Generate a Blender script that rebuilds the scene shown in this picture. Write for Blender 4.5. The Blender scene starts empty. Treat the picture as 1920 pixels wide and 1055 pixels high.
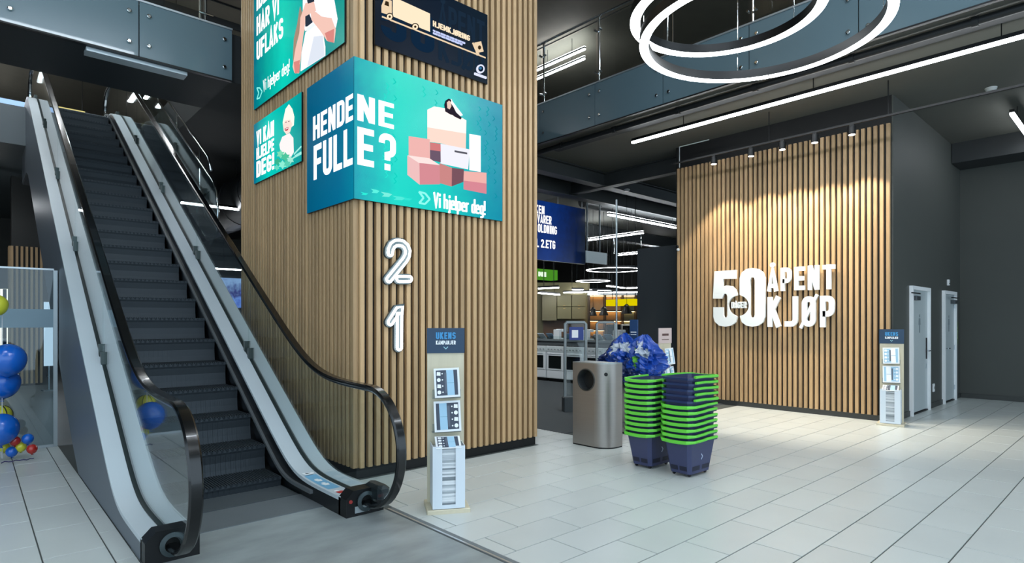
import bpy, math, random
from mathutils import Vector, Matrix, noise
random.seed(7)
scene = bpy.context.scene
COL = scene.collection
R = math.radians

# ------------------------------------------------------------------ camera, world, exposure
cam_d = bpy.data.cameras.new('camera')
cam = bpy.data.objects.new('camera', cam_d)
COL.objects.link(cam)
cam.location = (0, 0, 1.5)
cam.rotation_euler = (R(90), 0, R(-42.414))
cam_d.sensor_width = 36
cam_d.lens = 36 * 1110.3 / 1920
cam_d.shift_y = (604.36 - 527.5) / 1920
cam_d.clip_end = 200
scene.camera = cam

world = bpy.data.worlds.new('world')
scene.world = world
world.use_nodes = True
bgn = world.node_tree.nodes['Background']
bgn.inputs[0].default_value = (0.66, 0.83, 0.98, 1)
bgn.inputs[1].default_value = 2.1

vs = scene.view_settings
vs.view_transform = 'Standard'
vs.look = 'None'
vs.exposure = 0.0
vs.gamma = 1.0
vs.use_curve_mapping = False

# ------------------------------------------------------------------ helpers
CAM = Vector((0, 0, 1.5)); AR = Vector((.7383, -.6745, 0)); AF = Vector((.6745, .7383, 0))
def lin(h):
    h = h.lstrip('#'); o = []
    for i in (0, 2, 4):
        c = int(h[i:i+2], 16) / 255
        o.append(c / 12.92 if c <= .04045 else ((c + .055) / 1.055) ** 2.4)
    return (o[0], o[1], o[2], 1)

MATS = {}
def mat(name, col, rough=.5, metal=0, var=0, scale=4, stretch=(1, 1, 1), bump=0, rnd=0, spec=.5, coat=0, trans=0, alpha=1):
    if name in MATS: return MATS[name]
    m = bpy.data.materials.new(name); m.use_nodes = True
    nt = m.node_tree; b = nt.nodes['Principled BSDF']
    c = lin(col) if isinstance(col, str) else (*col, 1)
    b.inputs['Base Color'].default_value = c
    b.inputs['Roughness'].default_value = rough
    b.inputs['Metallic'].default_value = metal
    b.inputs['Specular IOR Level'].default_value = spec
    b.inputs['Coat Weight'].default_value = coat
    b.inputs['Transmission Weight'].default_value = trans
    b.inputs['Alpha'].default_value = alpha
    tc = nt.nodes.new('ShaderNodeTexCoord'); mp = nt.nodes.new('ShaderNodeMapping')
    mp.inputs['Scale'].default_value = stretch
    nt.links.new(tc.outputs['Object'], mp.inputs['Vector'])
    nz = nt.nodes.new('ShaderNodeTexNoise'); nz.inputs['Scale'].default_value = scale; nz.inputs['Detail'].default_value = 5
    oi = nt.nodes.new('ShaderNodeObjectInfo')
    if rnd:
        ad = nt.nodes.new('ShaderNodeVectorMath'); ad.operation = 'ADD'
        ml = nt.nodes.new('ShaderNodeMath'); ml.operation = 'MULTIPLY'; ml.inputs[1].default_value = 37
        nt.links.new(oi.outputs['Random'], ml.inputs[0])
        nt.links.new(mp.outputs['Vector'], ad.inputs[0]); nt.links.new(ml.outputs[0], ad.inputs[1])
        nt.links.new(ad.outputs[0], nz.inputs['Vector'])
    else:
        nt.links.new(mp.outputs['Vector'], nz.inputs['Vector'])
    if var or rnd:
        # value = 1 + var*(noise-.5)*2 + rnd*(random-.5)
        m1 = nt.nodes.new('ShaderNodeMath'); m1.operation = 'MULTIPLY_ADD'
        m1.inputs[1].default_value = 2 * var; m1.inputs[2].default_value = 1 - var
        nt.links.new(nz.outputs['Fac'], m1.inputs[0])
        m2 = nt.nodes.new('ShaderNodeMath'); m2.operation = 'MULTIPLY_ADD'
        m2.inputs[1].default_value = rnd; m2.inputs[2].default_value = -rnd / 2
        nt.links.new(oi.outputs['Random'], m2.inputs[0])
        m3 = nt.nodes.new('ShaderNodeMath'); m3.operation = 'ADD'
        nt.links.new(m1.outputs[0], m3.inputs[0]); nt.links.new(m2.outputs[0], m3.inputs[1])
        hs = nt.nodes.new('ShaderNodeHueSaturation'); hs.inputs['Color'].default_value = c
        nt.links.new(m3.outputs[0], hs.inputs['Value'])
        nt.links.new(hs.outputs['Color'], b.inputs['Base Color'])
    if bump:
        bp = nt.nodes.new('ShaderNodeBump'); bp.inputs['Strength'].default_value = bump; bp.inputs['Distance'].default_value = .01
        nt.links.new(nz.outputs['Fac'], bp.inputs['Height']); nt.links.new(bp.outputs[0], b.inputs['Normal'])
    MATS[name] = m
    return m

def emit(name, col, strength=1.0):
    if name in MATS: return MATS[name]
    m = bpy.data.materials.new(name); m.use_nodes = True
    nt = m.node_tree; nt.nodes.clear()
    e = nt.nodes.new('ShaderNodeEmission'); o = nt.nodes.new('ShaderNodeOutputMaterial')
    e.inputs[0].default_value = lin(col) if isinstance(col, str) else (*col, 1)
    e.inputs[1].default_value = strength
    nt.links.new(e.outputs[0], o.inputs[0])
    MATS[name] = m
    return m

def glass(name, tint, gloss=1.0, rough=.02):
    if name in MATS: return MATS[name]
    m = bpy.data.materials.new(name); m.use_nodes = True
    nt = m.node_tree; nt.nodes.clear()
    o = nt.nodes.new('ShaderNodeOutputMaterial'); mx = nt.nodes.new('ShaderNodeMixShader')
    t = nt.nodes.new('ShaderNodeBsdfTransparent'); g = nt.nodes.new('ShaderNodeBsdfGlossy')
    f = nt.nodes.new('ShaderNodeFresnel'); ge = nt.nodes.new('ShaderNodeNewGeometry')
    io = nt.nodes.new('ShaderNodeMapRange'); io.inputs[3].default_value = 1.5; io.inputs[4].default_value = 1/1.5
    nt.links.new(ge.outputs['Backfacing'], io.inputs[0]); nt.links.new(io.outputs[0], f.inputs[0])
    k = nt.nodes.new('ShaderNodeMath'); k.operation = 'MULTIPLY'; k.inputs[1].default_value = gloss
    t.inputs[0].default_value = (*tint, 1); g.inputs['Roughness'].default_value = rough
    nt.links.new(f.outputs[0], k.inputs[0]); nt.links.new(k.outputs[0], mx.inputs[0])
    nt.links.new(t.outputs[0], mx.inputs[1]); nt.links.new(g.outputs[0], mx.inputs[2]); nt.links.new(mx.outputs[0], o.inputs[0])
    MATS[name] = m
    return m

def tag(o, label=None, cat=None, group=None, kind=None):
    if label: o['label'] = label
    if cat: o['category'] = cat
    if group: o['group'] = group
    if kind: o['kind'] = kind
    return o

def empty(name, loc=(0, 0, 0), rz=0, label=None, cat=None, group=None, kind=None):
    o = bpy.data.objects.new(name, None); COL.objects.link(o)
    o.empty_display_size = .1
    o.location = loc; o.rotation_euler = (0, 0, rz)
    return tag(o, label, cat, group, kind)

def wloc(o):
    v = Vector((0, 0, 0))
    while o: v = v + o.location; o = o.parent
    return v

class MB:
    def __init__(s): s.v = []; s.f = []; s.m = []; s.mi = 0
    def add(s, vs, fs):
        b = len(s.v); s.v += [tuple(x) for x in vs]
        for f in fs: s.f.append([b + i for i in f]); s.m.append(s.mi)
        return s
    def box(s, x0, x1, y0, y1, z0, z1):
        return s.add([(x0,y0,z0),(x1,y0,z0),(x1,y1,z0),(x0,y1,z0),(x0,y0,z1),(x1,y0,z1),(x1,y1,z1),(x0,y1,z1)],
                     [(3,2,1,0),(4,5,6,7),(0,1,5,4),(1,2,6,5),(2,3,7,6),(3,0,4,7)])
    def bbox(s, x0, x1, y0, y1, z0, z1, c=.01):
        # box with chamfered vertical edges and chamfered top
        P = [(x0+c,y0),(x1-c,y0),(x1,y0+c),(x1,y1-c),(x1-c,y1),(x0+c,y1),(x0,y1-c),(x0,y0+c)]
        Q = [(x0+2*c,y0+c),(x1-2*c,y0+c),(x1-c,y0+2*c),(x1-c,y1-2*c),(x1-2*c,y1-c),(x0+2*c,y1-c),(x0+c,y1-2*c),(x0+c,y0+2*c)]
        vs = [(x,y,z0) for x,y in P] + [(x,y,z1-c) for x,y in P] + [(x,y,z1) for x,y in Q]
        fs = [tuple(range(7,-1,-1)), tuple(range(16,24))]
        for k in (0, 8):
            for i in range(8): j = (i+1) % 8; fs.append((k+i, k+j, k+8+j, k+8+i))
        return s.add(vs, fs)
    def prism(s, pts, fr, c0, c1):
        # pts 2-D polygon in frame fr=(O, r, u, n), extruded along n from c0 to c1
        O, r, u, n = fr; N = len(pts)
        a = [O + r*p[0] + u*p[1] + n*c0 for p in pts]; b = [O + r*p[0] + u*p[1] + n*c1 for p in pts]
        fs = [tuple(range(N-1,-1,-1)), tuple(range(N, 2*N))] + [(i, (i+1) % N, N+(i+1) % N, N+i) for i in range(N)]
        return s.add(a + b, fs)
    def sweep(s, path, sec, closed=False, up=None, cap=True):
        # path: list of Vectors; sec: list of (a, b) in the frame (side, normal)
        P = [Vector(p) for p in path]; n = len(P); k = len(sec); vs = []; side = None
        for i in range(n):
            if closed: t = P[(i+1) % n] - P[i-1]
            else: t = P[min(i+1, n-1)] - P[max(i-1, 0)]
            t.normalize()
            if up is not None:
                sd = t.cross(up) if t.cross(up).length > 1e-4 else Vector((1,0,0)); sd.normalize()
            else:
                if side is None:
                    q = Vector((0,0,1)) if abs(t.z) < .9 else Vector((1,0,0))
                    sd = t.cross(q).normalized()
                else:
                    sd = (side - t * side.dot(t)).normalized()
                side = sd
            nn = sd.cross(t)
            vs += [P[i] + sd*a + nn*b for a, b in sec]
        fs = []
        for i in range(n if closed else n-1):
            j = (i+1) % n
            for q in range(k): fs.append((i*k+q, i*k+(q+1) % k, j*k+(q+1) % k, j*k+q))
        if not closed and cap: fs += [tuple(range(k-1,-1,-1)), tuple(range((n-1)*k, n*k))]
        return s.add(vs, fs)
    def tube(s, path, r, n=8, closed=False):
        return s.sweep(path, [(r*math.cos(2*math.pi*i/n), r*math.sin(2*math.pi*i/n)) for i in range(n)], closed)
    def rod(s, a, b, r, n=8): return s.tube([Vector(a), Vector(b)], r, n)
    def lathe(s, prof, c=(0,0,0), n=24, ax=None, cap=True):
        # prof list of (r, h); axis z or given frame (r,u,n): h along n
        c = Vector(c); vs = []; fs = []
        e = ax or (Vector((1,0,0)), Vector((0,1,0)), Vector((0,0,1)))
        for r, h in prof:
            for i in range(n):
                a = 2*math.pi*i/n; vs.append(c + e[0]*r*math.cos(a) + e[1]*r*math.sin(a) + e[2]*h)
        for k in range(len(prof)-1):
            for i in range(n): j = (i+1) % n; fs.append((k*n+i, k*n+j, (k+1)*n+j, (k+1)*n+i))
        if cap: fs += [tuple(range(n-1,-1,-1)), tuple(range((len(prof)-1)*n, len(prof)*n))]
        return s.add(vs, fs)
    def mesh(s, name, mats, org=Vector((0,0,0)), smooth=False):
        me = bpy.data.meshes.new(name)
        me.from_pydata([(x-org.x, y-org.y, z-org.z) for x, y, z in s.v], [], s.f)
        mats = mats if isinstance(mats, (list, tuple)) else [mats]
        for m in mats: me.materials.append(m)
        for p, i in zip(me.polygons, s.m): p.material_index = i; p.use_smooth = bool(smooth)
        me.validate(); me.update()
        if smooth == 'auto':
            try: me.set_sharp_from_angle(angle=R(35))
            except Exception: pass
        return me
    def build(s, name, mats, parent=None, local=False, smooth=False, kind=None, org=None):
        # vertices are world coordinates unless local; the object sits at the parent's origin (or at org)
        if parent is not None and not local: og = wloc(parent)
        elif parent is None and org is not None: og = Vector(org)
        else: og = Vector((0,0,0))
        o = bpy.data.objects.new(name, s.mesh(name, mats, og, smooth)); COL.objects.link(o)
        if parent is not None: o.parent = parent
        elif org is not None: o.location = og
        if kind: o['kind'] = kind
        return o

def link(name, me, parent=None, loc=(0,0,0), rot=(0,0,0), scale=None):
    o = bpy.data.objects.new(name, me); COL.objects.link(o)
    o.parent = parent; o.location = loc; o.rotation_euler = rot
    if scale: o.scale = scale
    return o

def copy_tree(o, parent=None):
    c = o.copy(); COL.objects.link(c); c.parent = parent
    for ch in [x for x in bpy.data.objects if x.parent == o]: copy_tree(ch, c)
    return c

X, Y, Z = Vector((1,0,0)), Vector((0,1,0)), Vector((0,0,1))
def FR_Y(y, x=0, z=0): return (Vector((x, y, z)), X, Z, -Y)     # a face seen from -Y
def FR_X(x, y=0, z=0): return (Vector((x, y, z)), -Y, Z, -X)    # a face seen from -X
def FR_TOP(z, x=0, y=0): return (Vector((x, y, z)), X, Y, Z)
def at(u, v, d):   # a point of the place, d metres in front of the camera's plane
    return CAM + (AR*((u-960)/1110.3) + AF - Z*((v-604.36)/1110.3))*d
def circ(cx, cy, rx, ry=None, n=20, a0=0, a1=360):
    ry = ry or rx
    m = n if a1-a0 >= 360 else n-1
    return [(cx + rx*math.cos(R(a0+(a1-a0)*i/m)), cy + ry*math.sin(R(a0+(a1-a0)*i/m))) for i in range(n)]
RRECT = lambda w, h, c: [(-w/2+c,-h/2),(w/2-c,-h/2),(w/2,-h/2+c),(w/2,h/2-c),(w/2-c,h/2),(-w/2+c,h/2),(-w/2,h/2-c),(-w/2,-h/2+c)]

# ------------------------------------------------------------------ a condensed stroke alphabet
def arc(cx, cy, r, a0, a1, n=6, ry=None):
    ry = ry or r
    return [(cx + r*math.cos(R(a0+(a1-a0)*i/n)), cy + ry*math.sin(R(a0+(a1-a0)*i/n))) for i in range(n+1)]
def glyph(ch, t):
    # list of (polyline, closed), width; cell height 1
    W = .50; l = t/2; r = W-t/2; b = t/2; T = 1-t/2; m = .5; q = min(.14, (r-l)/2)
    def O(): return arc(r-q, b+q, q, -90, 0) + arc(r-q, T-q, q, 0, 90) + arc(l+q, T-q, q, 90, 180) + arc(l+q, b+q, q, 180, 270)
    D = {
     'I': ([([(l,0),(l,1)],0)], t), '1': ([([(l+.2,0),(l+.2,1)],0),([(l+.2,T),(l,T-.12)],0)], .2+t),
     'L': ([([(l,1),(l,b),(W-.05,b)],0)], W-.05), 'T': ([([(r-l)/2 and ((W)/2,0),(W/2,1)],0),([(0,T),(W,T)],0)], W),
     'E': ([([(W-.04,T),(l,T),(l,b),(W-.04,b)],0),([(l,m),(W-.07,m)],0)], W-.03),
     'F': ([([(W-.04,T),(l,T),(l,0)],0),([(l,m),(W-.07,m)],0)], W-.03),
     'H': ([([(l,0),(l,1)],0),([(r,0),(r,1)],0),([(l,m),(r,m)],0)], W),
     'N': ([([(l,0),(l,1)],0),([(r,0),(r,1)],0),([(l,.98),(r,.02)],0)], W+.02),
     'M': ([([(l,0),(l,1)],0),([(r+.12,0),(r+.12,1)],0),([(l,.96),((l+r+.12)/2,.3),(r+.12,.96)],0)], W+.12),
     'V': ([([(l*.8,1),(W/2,.03),(W-l*.8,1)],0)], W),
     'A': ([([(l*.8,0),(W/2,.97),(W-l*.8,0)],0),([(.12,.24),(W-.12,.24)],0)], W),
     'K': ([([(l,0),(l,1)],0),([(r+.02,1),(l,.42)],0),([(l+.1,.56),(r+.03,0)],0)], W+.03),
     'U': ([([(l,1)] + arc(l+q,b+q,q,180,270) + arc(r-q,b+q,q,-90,0) + [(r,1)],0)], W),
     'J': ([([(r-.02,1)] + arc(r-.02-q,b+q,q,0,-90) + [(0,b)],0)], W-.02),
     'O': ([(O(),1)], W), '0': ([(O(),1)], W),
     'D': ([([(l,b)] + arc(r-q,b+q,q,-90,0) + arc(r-q,T-q,q,0,90) + [(l,T)],1)], W),
     'P': ([([(l,0),(l,T)] + arc(r-q,T-q,q,90,0) + arc(r-q,.42+q,q,0,-90) + [(l,.42)],0)], W),
     'R': ([([(l,0),(l,T)] + arc(r-q,T-q,q,90,0) + arc(r-q,.45+q,q,0,-90) + [(l,.45)],0),([(.24,.45),(r+.01,0)],0)], W),
     'B': ([([(l,m),(l,T)] + arc(r-q-.01,T-q*.9,q*.9,90,0) + arc(r-q-.01,m+q*.9,q*.9,0,-90) ,1),([(l,b)] + arc(r-q,b+q,q,-90,0) + arc(r-q,m-q,q,0,90) + [(l,m)],1)], W),
     'G': ([([(r,.72)] + arc(r-q,T-q,q,0,90) + arc(l+q,T-q,q,90,180) + arc(l+q,b+q,q,180,270) + arc(r-q,b+q,q,-90,0) + [(r,.48),(W/2,.48)],0)], W),
     'S': ([([(r,.74)] + arc(r-q,T-q,q,0,90) + arc(l+q,T-q,q,90,180) + arc(l+q,.55+q*.6,q,180,240) + [(W/2,.5)] + arc(r-q,.45-q*.6,q,60,0) + arc(r-q,b+q,q,0,-90) + arc(l+q,b+q,q,270,180) + [(l,.26)],0)], W),
     '5': ([([(W-.04,T),(l,T),(l,.52)] + arc(r-q,.58-q,q,90,0) + arc(r-q,b+q,q,0,-90) + arc(l+q,b+q,q,270,180) + [(l,.27)],0)], W),
     '2': ([([(l,.72)] + arc(l+q,T-q,q,180,90) + arc(r-q,T-q,q,90,0) + [(r,.62),(l,b+.06),(l,b),(W,b)],0)], W),
     '?': ([([(l,.72)] + arc(l+q,T-q,q,180,90) + arc(r-q,T-q,q,90,0) + arc(r-q,.58,q,0,-60) + [(W/2,.42),(W/2,.27)],0),([(W/2,0),(W/2,t)],0)], W),
     '!': ([([(l,.3),(l,1)],0),([(l,0),(l,t)],0)], t), '.': ([([(l,0),(l,t)],0)], t), ' ': ([], .2), '-': ([([(0,.45),(.25,.45)],0)], .25),
     'i': ([([(l,0),(l,.66)],0),([(l,.78),(l,.95)],0)], t), 'l': ([([(l,0),(l,1)],0)], t),
     'h': ([([(l,0),(l,1)],0),([(l,.6)] + arc(.4-l-.1,.66-l-.1,.1,90,0) + [(.4-l,0)],0)], .4),
     'j': ([([(l+.06,.66),(l+.06,-.2),(0,-.2)],0),([(l+.06,.78),(l+.06,.95)],0)], t+.06),
     'e': ([([(l,.34),(.4-l,.34)] + arc(.3-l,.56-l,.1,0,90) + arc(l+.1,.56-l,.1,90,180) + arc(l+.1,.1+l,.1,180,270) + [(.38,l)],0)], .4),
     'p': ([([(l,-.26),(l,.66-l)] + arc(.3-l,.56-l,.1,90,0) + arc(.3-l,.1+l,.1,0,-90) + [(l,l)],0)], .4),
     'd': ([([(.4-l,1),(.4-l,l)] + arc(l+.1,.1+l,.1,270,180) + arc(l+.1,.56-l,.1,180,90) + [(.4-l,.66-l)],0)], .4),
     'g': ([([(l+.02,-.26+l),(.3-l,-.26+l),(.4-l,-.14),(.4-l,.66-l)] ,0),([(.4-l,l)] + arc(l+.1,.1+l,.1,270,180) + arc(l+.1,.56-l,.1,180,90) + [(.4-l,.66-l)],0)], .4),
     'r': ([([(l,0),(l,.66)],0),([(l,.5),(.17,.66-l),(.28,.66-l)],0)], .28),
    }
    D['Å'] = (D['A'][0] + [([(W/2+x, 1.13+y) for x, y in arc(0,0,.07,0,330,9)],1)], D['A'][1])
    D['Ø'] = (D['O'][0] + [([(-.03,-.03),(W+.03,1.03)],0)], D['O'][1])
    D['T'] = ([([(W/2,0),(W/2,1)],0),([(0,T),(W,T)],0)], W)
    return D[ch]
def ribbon(mb, pts, closed, t, fr, c0, c1, sx=1, sy=1, ox=0, oy=0):
    P = [Vector((p[0], p[1])) for p in pts]; Q = [P[0]]
    for p in P[1:]:
        if (p-Q[-1]).length > 1e-4: Q.append(p)
    if closed and (Q[0]-Q[-1]).length < 1e-4: Q.pop()
    P = Q; n = len(P); Lf = []; Rt = []
    for i in range(n):
        a = P[i-1] if (closed or i > 0) else None; b = P[(i+1) % n] if (closed or i < n-1) else None
        d1 = (P[i]-a).normalized() if a is not None else None; d2 = (b-P[i]).normalized() if b is not None else None
        if d1 is None: d1 = d2
        if d2 is None: d2 = d1
        n1 = Vector((-d1.y, d1.x)); n2 = Vector((-d2.y, d2.x)); mm = n1+n2
        if mm.length < 1e-3: mm = n1
        mm.normalize(); k = t/2/max(.45, mm.dot(n1))
        Lf.append(P[i]+mm*k); Rt.append(P[i]-mm*k)
    O, r, u, nn = fr
    w = lambda p, c: O + r*(ox+p.x*sx) + u*(oy+p.y*sy) + nn*c
    vs = []
    for i in range(n): vs += [w(Lf[i],c1), w(Rt[i],c1), w(Lf[i],c0), w(Rt[i],c0)]
    fs = []
    for i in range(n if closed else n-1):
        a, b = 4*i, 4*((i+1) % n)
        fs += [(a, a+1, b+1, b), (a, b, b+2, a+2), (a+1, a+3, b+3, b+1), (a+2, b+2, b+3, a+3)]
    if not closed: fs += [(0,2,3,1), (4*n-4, 4*n-3, 4*n-1, 4*n-2)]
    mb.add(vs, fs)
def text(mb, s, fr, x, y, h, width=None, t=.15, gap=.09, c0=0, c1=.003):
    g = [glyph(c, t) for c in s]
    tot = sum(w for _, w in g) + gap*(len(s)-1)
    sx = width/tot if width else h
    cx = 0
    for k, w in g:
        for j, (pts, cl) in enumerate(k): ribbon(mb, [(cx+p[0], p[1]) for p in pts], cl, t, fr, c0, c1 + .0003*j, sx, h, x, y)
        cx += w + gap
    return mb
def outline(P, w, n=7):
    # capsule outline round a polyline
    P = [Vector(p) for p in P]; N = len(P); L = []; Rr = []
    for i in range(N):
        d1 = (P[i]-P[i-1]).normalized() if i else (P[1]-P[0]).normalized()
        d2 = (P[i+1]-P[i]).normalized() if i < N-1 else d1
        n1 = Vector((-d1.y,d1.x)); n2 = Vector((-d2.y,d2.x)); m = (n1+n2).normalized(); k = w/max(.5, m.dot(n1))
        L.append(P[i]+m*k); Rr.append(P[i]-m*k)
    d = (P[-1]-P[-2]).normalized(); a = math.degrees(math.atan2(d.y, d.x))
    e1 = [Vector(p) for p in arc(P[-1].x, P[-1].y, w, a+90, a-90, n)][1:-1]
    d = (P[0]-P[1]).normalized(); a = math.degrees(math.atan2(d.y, d.x))
    e0 = [Vector(p) for p in arc(P[0].x, P[0].y, w, a+90, a-90, n)][1:-1]
    return [(p.x, p.y) for p in L + e1 + Rr[::-1] + e0]

# ------------------------------------------------------------------ materials
TILE = mat('tile_ceramic', '#c6cbc8', .32, var=.07, scale=2.2, rnd=.07, bump=.02)
GROUT = mat('grout', '#4d5250', .8)
CONC = mat('polished_concrete', '#8d9494', .42, var=.5, scale=2.6, stretch=(1,2.0,1), bump=.03)
WOOD = mat('oak_slat', '#bc9b72', .48, var=.18, scale=7, stretch=(9,9,.5), rnd=.36, bump=.04)
BLACK = mat('black_board', '#0c0d0e', .6, var=.1)
DGREY = mat('charcoal_paint', '#464945', .6, var=.06, scale=2)
CEIL = mat('ceiling_dark', '#575852', .75, var=.1, scale=1.5)
CEILB = mat('ceiling_black', '#2c2f30', .7, var=.15, scale=2)
STEEL = mat('brushed_steel', '#aeb6bb', .28, 1, var=.06, scale=8, stretch=(1,1,14))
ALU = mat('satin_aluminium', '#bcc5ca', .38, .75, var=.05)
CHROME = mat('chrome', '#d8dde0', .12, 1)
CLAD = mat('cladding_grey', '#6a737c', .42, .3, var=.05)
RUBBER = mat('black_rubber', '#07090b', .2, coat=.2)
BLKMET = mat('black_metal', '#121416', .4, .3)
STEP = mat('step_metal', '#343b41', .5, .4, var=.1)
GLS = glass('clear_glass', (.93,.97,.97), .8)
GLSREF = glass('balustrade_glass', (.90,.95,.955), 1.15)
FASC = mat('fascia_glass', '#637880', .2, 0, var=.06, scale=1.2, coat=.2, spec=.35)
WHITE = mat('white_lacquer', '#eceff0', .4)
DOORM = mat('door_paint', '#b4bec0', .4, var=.03)
LAMP = emit('lamp_diffuser', '#f4fbff', 16.0)
LAMPS = emit('strip_diffuser', '#f6fbff', 26.0); LAMPG = emit('store_diffuser', '#f6fbff', 42.0)
SCRW = emit('screen_white', '#ffffff', 1.25)
# ------------------------------------------------------------------ floor
floor = MB().box(-8, 24, -6, 26, -.3, -.006).build('floor', GROUT, kind='structure')
def proj(p):
    q = Vector(p) - CAM; d = q.dot(AF)
    if d < .3: return None
    return 960 + 1110.3*q.dot(AR)/d, 604.36 - 1110.3*q.z/d
tiles = []
def row_tiles(a0, a1, b0, b1, off, L, swap):
    k = math.floor((a0-off)/L)
    a = off + k*L
    while a < a1 - 1e-6:
        s, e = max(a, a0), min(a+L, a1)
        if e - s > .03: tiles.append((b0, b1, s, e) if swap else (s, e, b0, b1))
        a += L
PW, PL = .327, .645
for k in range(-14, 26):
    y0 = .893 + PW*k; y1 = y0 + PW; off = 2.97 if k % 2 else 2.97 - PL/2
    if y1 <= 2.72: row_tiles(2.53, 14.65, y0, y1, off, PL, False)
    elif y0 < 2.70:
        row_tiles(2.53, 10.24, y0, y1, off, PL, False); row_tiles(10.24, 14.65, y0, 2.705, off, PL, False)
    elif y1 <= 5.30: row_tiles(2.53, 10.24, y0, y1, off, PL, False)
    else:
        row_tiles(2.53, 2.74, y0, y1, off, PL, False); row_tiles(5.16, 5.92, y0, y1, off, PL, False)
for k in range(-16, 2):
    x0 = .332 + .338*k; x1 = min(x0 + .338, .785); off = 4.77 if k % 2 == 0 else 4.77 + .335
    row_tiles(1.2, 9.02, x0, x1, off, .67, True)
def parea(t):
    pts = [proj((t[i], t[j], 0)) for i, j in ((0,2),(1,2),(1,3),(0,3))]
    if any(p is None for p in pts): return 0
    cx = sum(p[0] for p in pts)/4; cy = sum(p[1] for p in pts)/4
    if not (-60 < cx < 1980 and 600 < cy < 1110): return 0
    return abs(sum(pts[i][0]*pts[(i+1) % 4][1] - pts[(i+1) % 4][0]*pts[i][1] for i in range(4)))/2
tiles.sort(key=parea, reverse=True)
G = .0044
rest = MB(); cache = {}
for i, (x0, x1, y0, y1) in enumerate(tiles):
    if i < 300:
        w, l = round(x1-x0-2*G, 4), round(y1-y0-2*G, 4)
        if (w, l) not in cache:
            b = MB(); c = .0015; h = .006
            b.add([(-w/2,-l/2,-h),(w/2,-l/2,-h),(w/2,l/2,-h),(-w/2,l/2,-h),(-w/2,-l/2,-c),(w/2,-l/2,-c),(w/2,l/2,-c),(-w/2,l/2,-c),
                   (-w/2+c,-l/2+c,0),(w/2-c,-l/2+c,0),(w/2-c,l/2-c,0),(-w/2+c,l/2-c,0)],
                  [(0,1,5,4),(1,2,6,5),(2,3,7,6),(3,0,4,7),(4,5,9,8),(5,6,10,9),(6,7,11,10),(7,4,8,11),(8,9,10,11)])
            cache[(w, l)] = b.mesh('tile', TILE)
        link('tile', cache[(w, l)], floor, ((x0+x1)/2, (y0+y1)/2, 0))
    else: rest.box(x0+G, x1-G, y0+G, y1-G, -.006, 0)
rest.build('tile_field', mat('tile_far', '#c6cbc8', .32, var=.05), floor, kind='stuff')
MB().box(.787, 2.46, -6, 4.62, -.006, .0).build('concrete_slab', CONC, floor)
MB().box(2.475, 2.49, 1.2, 4.2, -.006, .004).build('joint_profile', mat('profile_metal', '#d7dadb', .3, .8), floor)
MB().box(2.49, 2.528, -6, 4.2, -.006, .001).build('joint_sealant', mat('sealant', '#707678', .7), floor)
CARP = mat('carpet', '#4b5052', .95, var=.18, scale=60, bump=.2)
MB().box(5.92, 10.24, 5.42, 26, -.006, .004).box(10.24, 24, 6.5, 26, -.006, .004).box(2.75,5.92,8.5,26,-.006,.004).build('carpet', CARP, floor)
MB().box(-8, 2.74, 9.06, 26, -.006, .002).build('vinyl_flooring', mat('vinyl_grey', '#8b9092', .35, var=.1, scale=1), floor)

# ------------------------------------------------------------------ slat-clad column
col = empty('wall_column', (2.75, 5.22, 0), kind='structure')
MB().box(2.75, 5.13, 5.22, 8.45, .02, 8.6).build('core', BLACK, col)
MB().box(2.735, 5.145, 5.205, 8.46, 0, .10).build('plinth', BLACK, col)
def slat_mesh(z0, z1, w=.047, d=.05, c=.004):
    b = MB()
    P = [(-w/2, d), (-w/2, c), (-w/2+c, 0), (w/2-c, 0), (w/2, c), (w/2, d)]
    n = len(P)
    vs = [(x, y, z0) for x, y in P] + [(x, y, z1) for x, y in P]
    return b.add(vs, [(i, i+1, n+i+1, n+i) for i in range(n-1)] + [tuple(range(n-1,-1,-1)), tuple(range(n, 2*n))]).mesh('slat', WOOD)
sm = slat_mesh(.10, 8.58)
for i in range(28): link('slat', sm, col, (.028 + .0868*i, -.05, 0))
smc = slat_mesh(.10, 8.58, .066)
link('slat', smc, col, (-.05, .02, 0), (0, 0, R(-90)))
for i in range(36): link('slat', sm, col, (-.05, .115 + .0868*i, 0), (0, 0, R(-90)))

# ------------------------------------------------------------------ back wall with slats
wb = empty('wall_back', (10.24, 2.72, 0), kind='structure')
MB().box(10.24, 10.6, 2.73, 6.42, 0, 4.93).build('board', BLACK, wb)
sb = slat_mesh(.086, 4.5, .050)
for i in range(43): link('slat', sb, wb, (-.05, .045 + .0853*i, 0), (0, 0, R(-90)))
MB().box(10.205, 10.24, 2.72, 6.42, 0, .085).build('baseboard_back', mat('base_dark', '#3b3d3c', .5), kind='structure')
MB().box(10.6, 10.8, 6.42, 7.6, 0, 3.08).build('wall_partition', mat('partition_grey', '#353b3f', .6), kind='structure')
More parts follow.
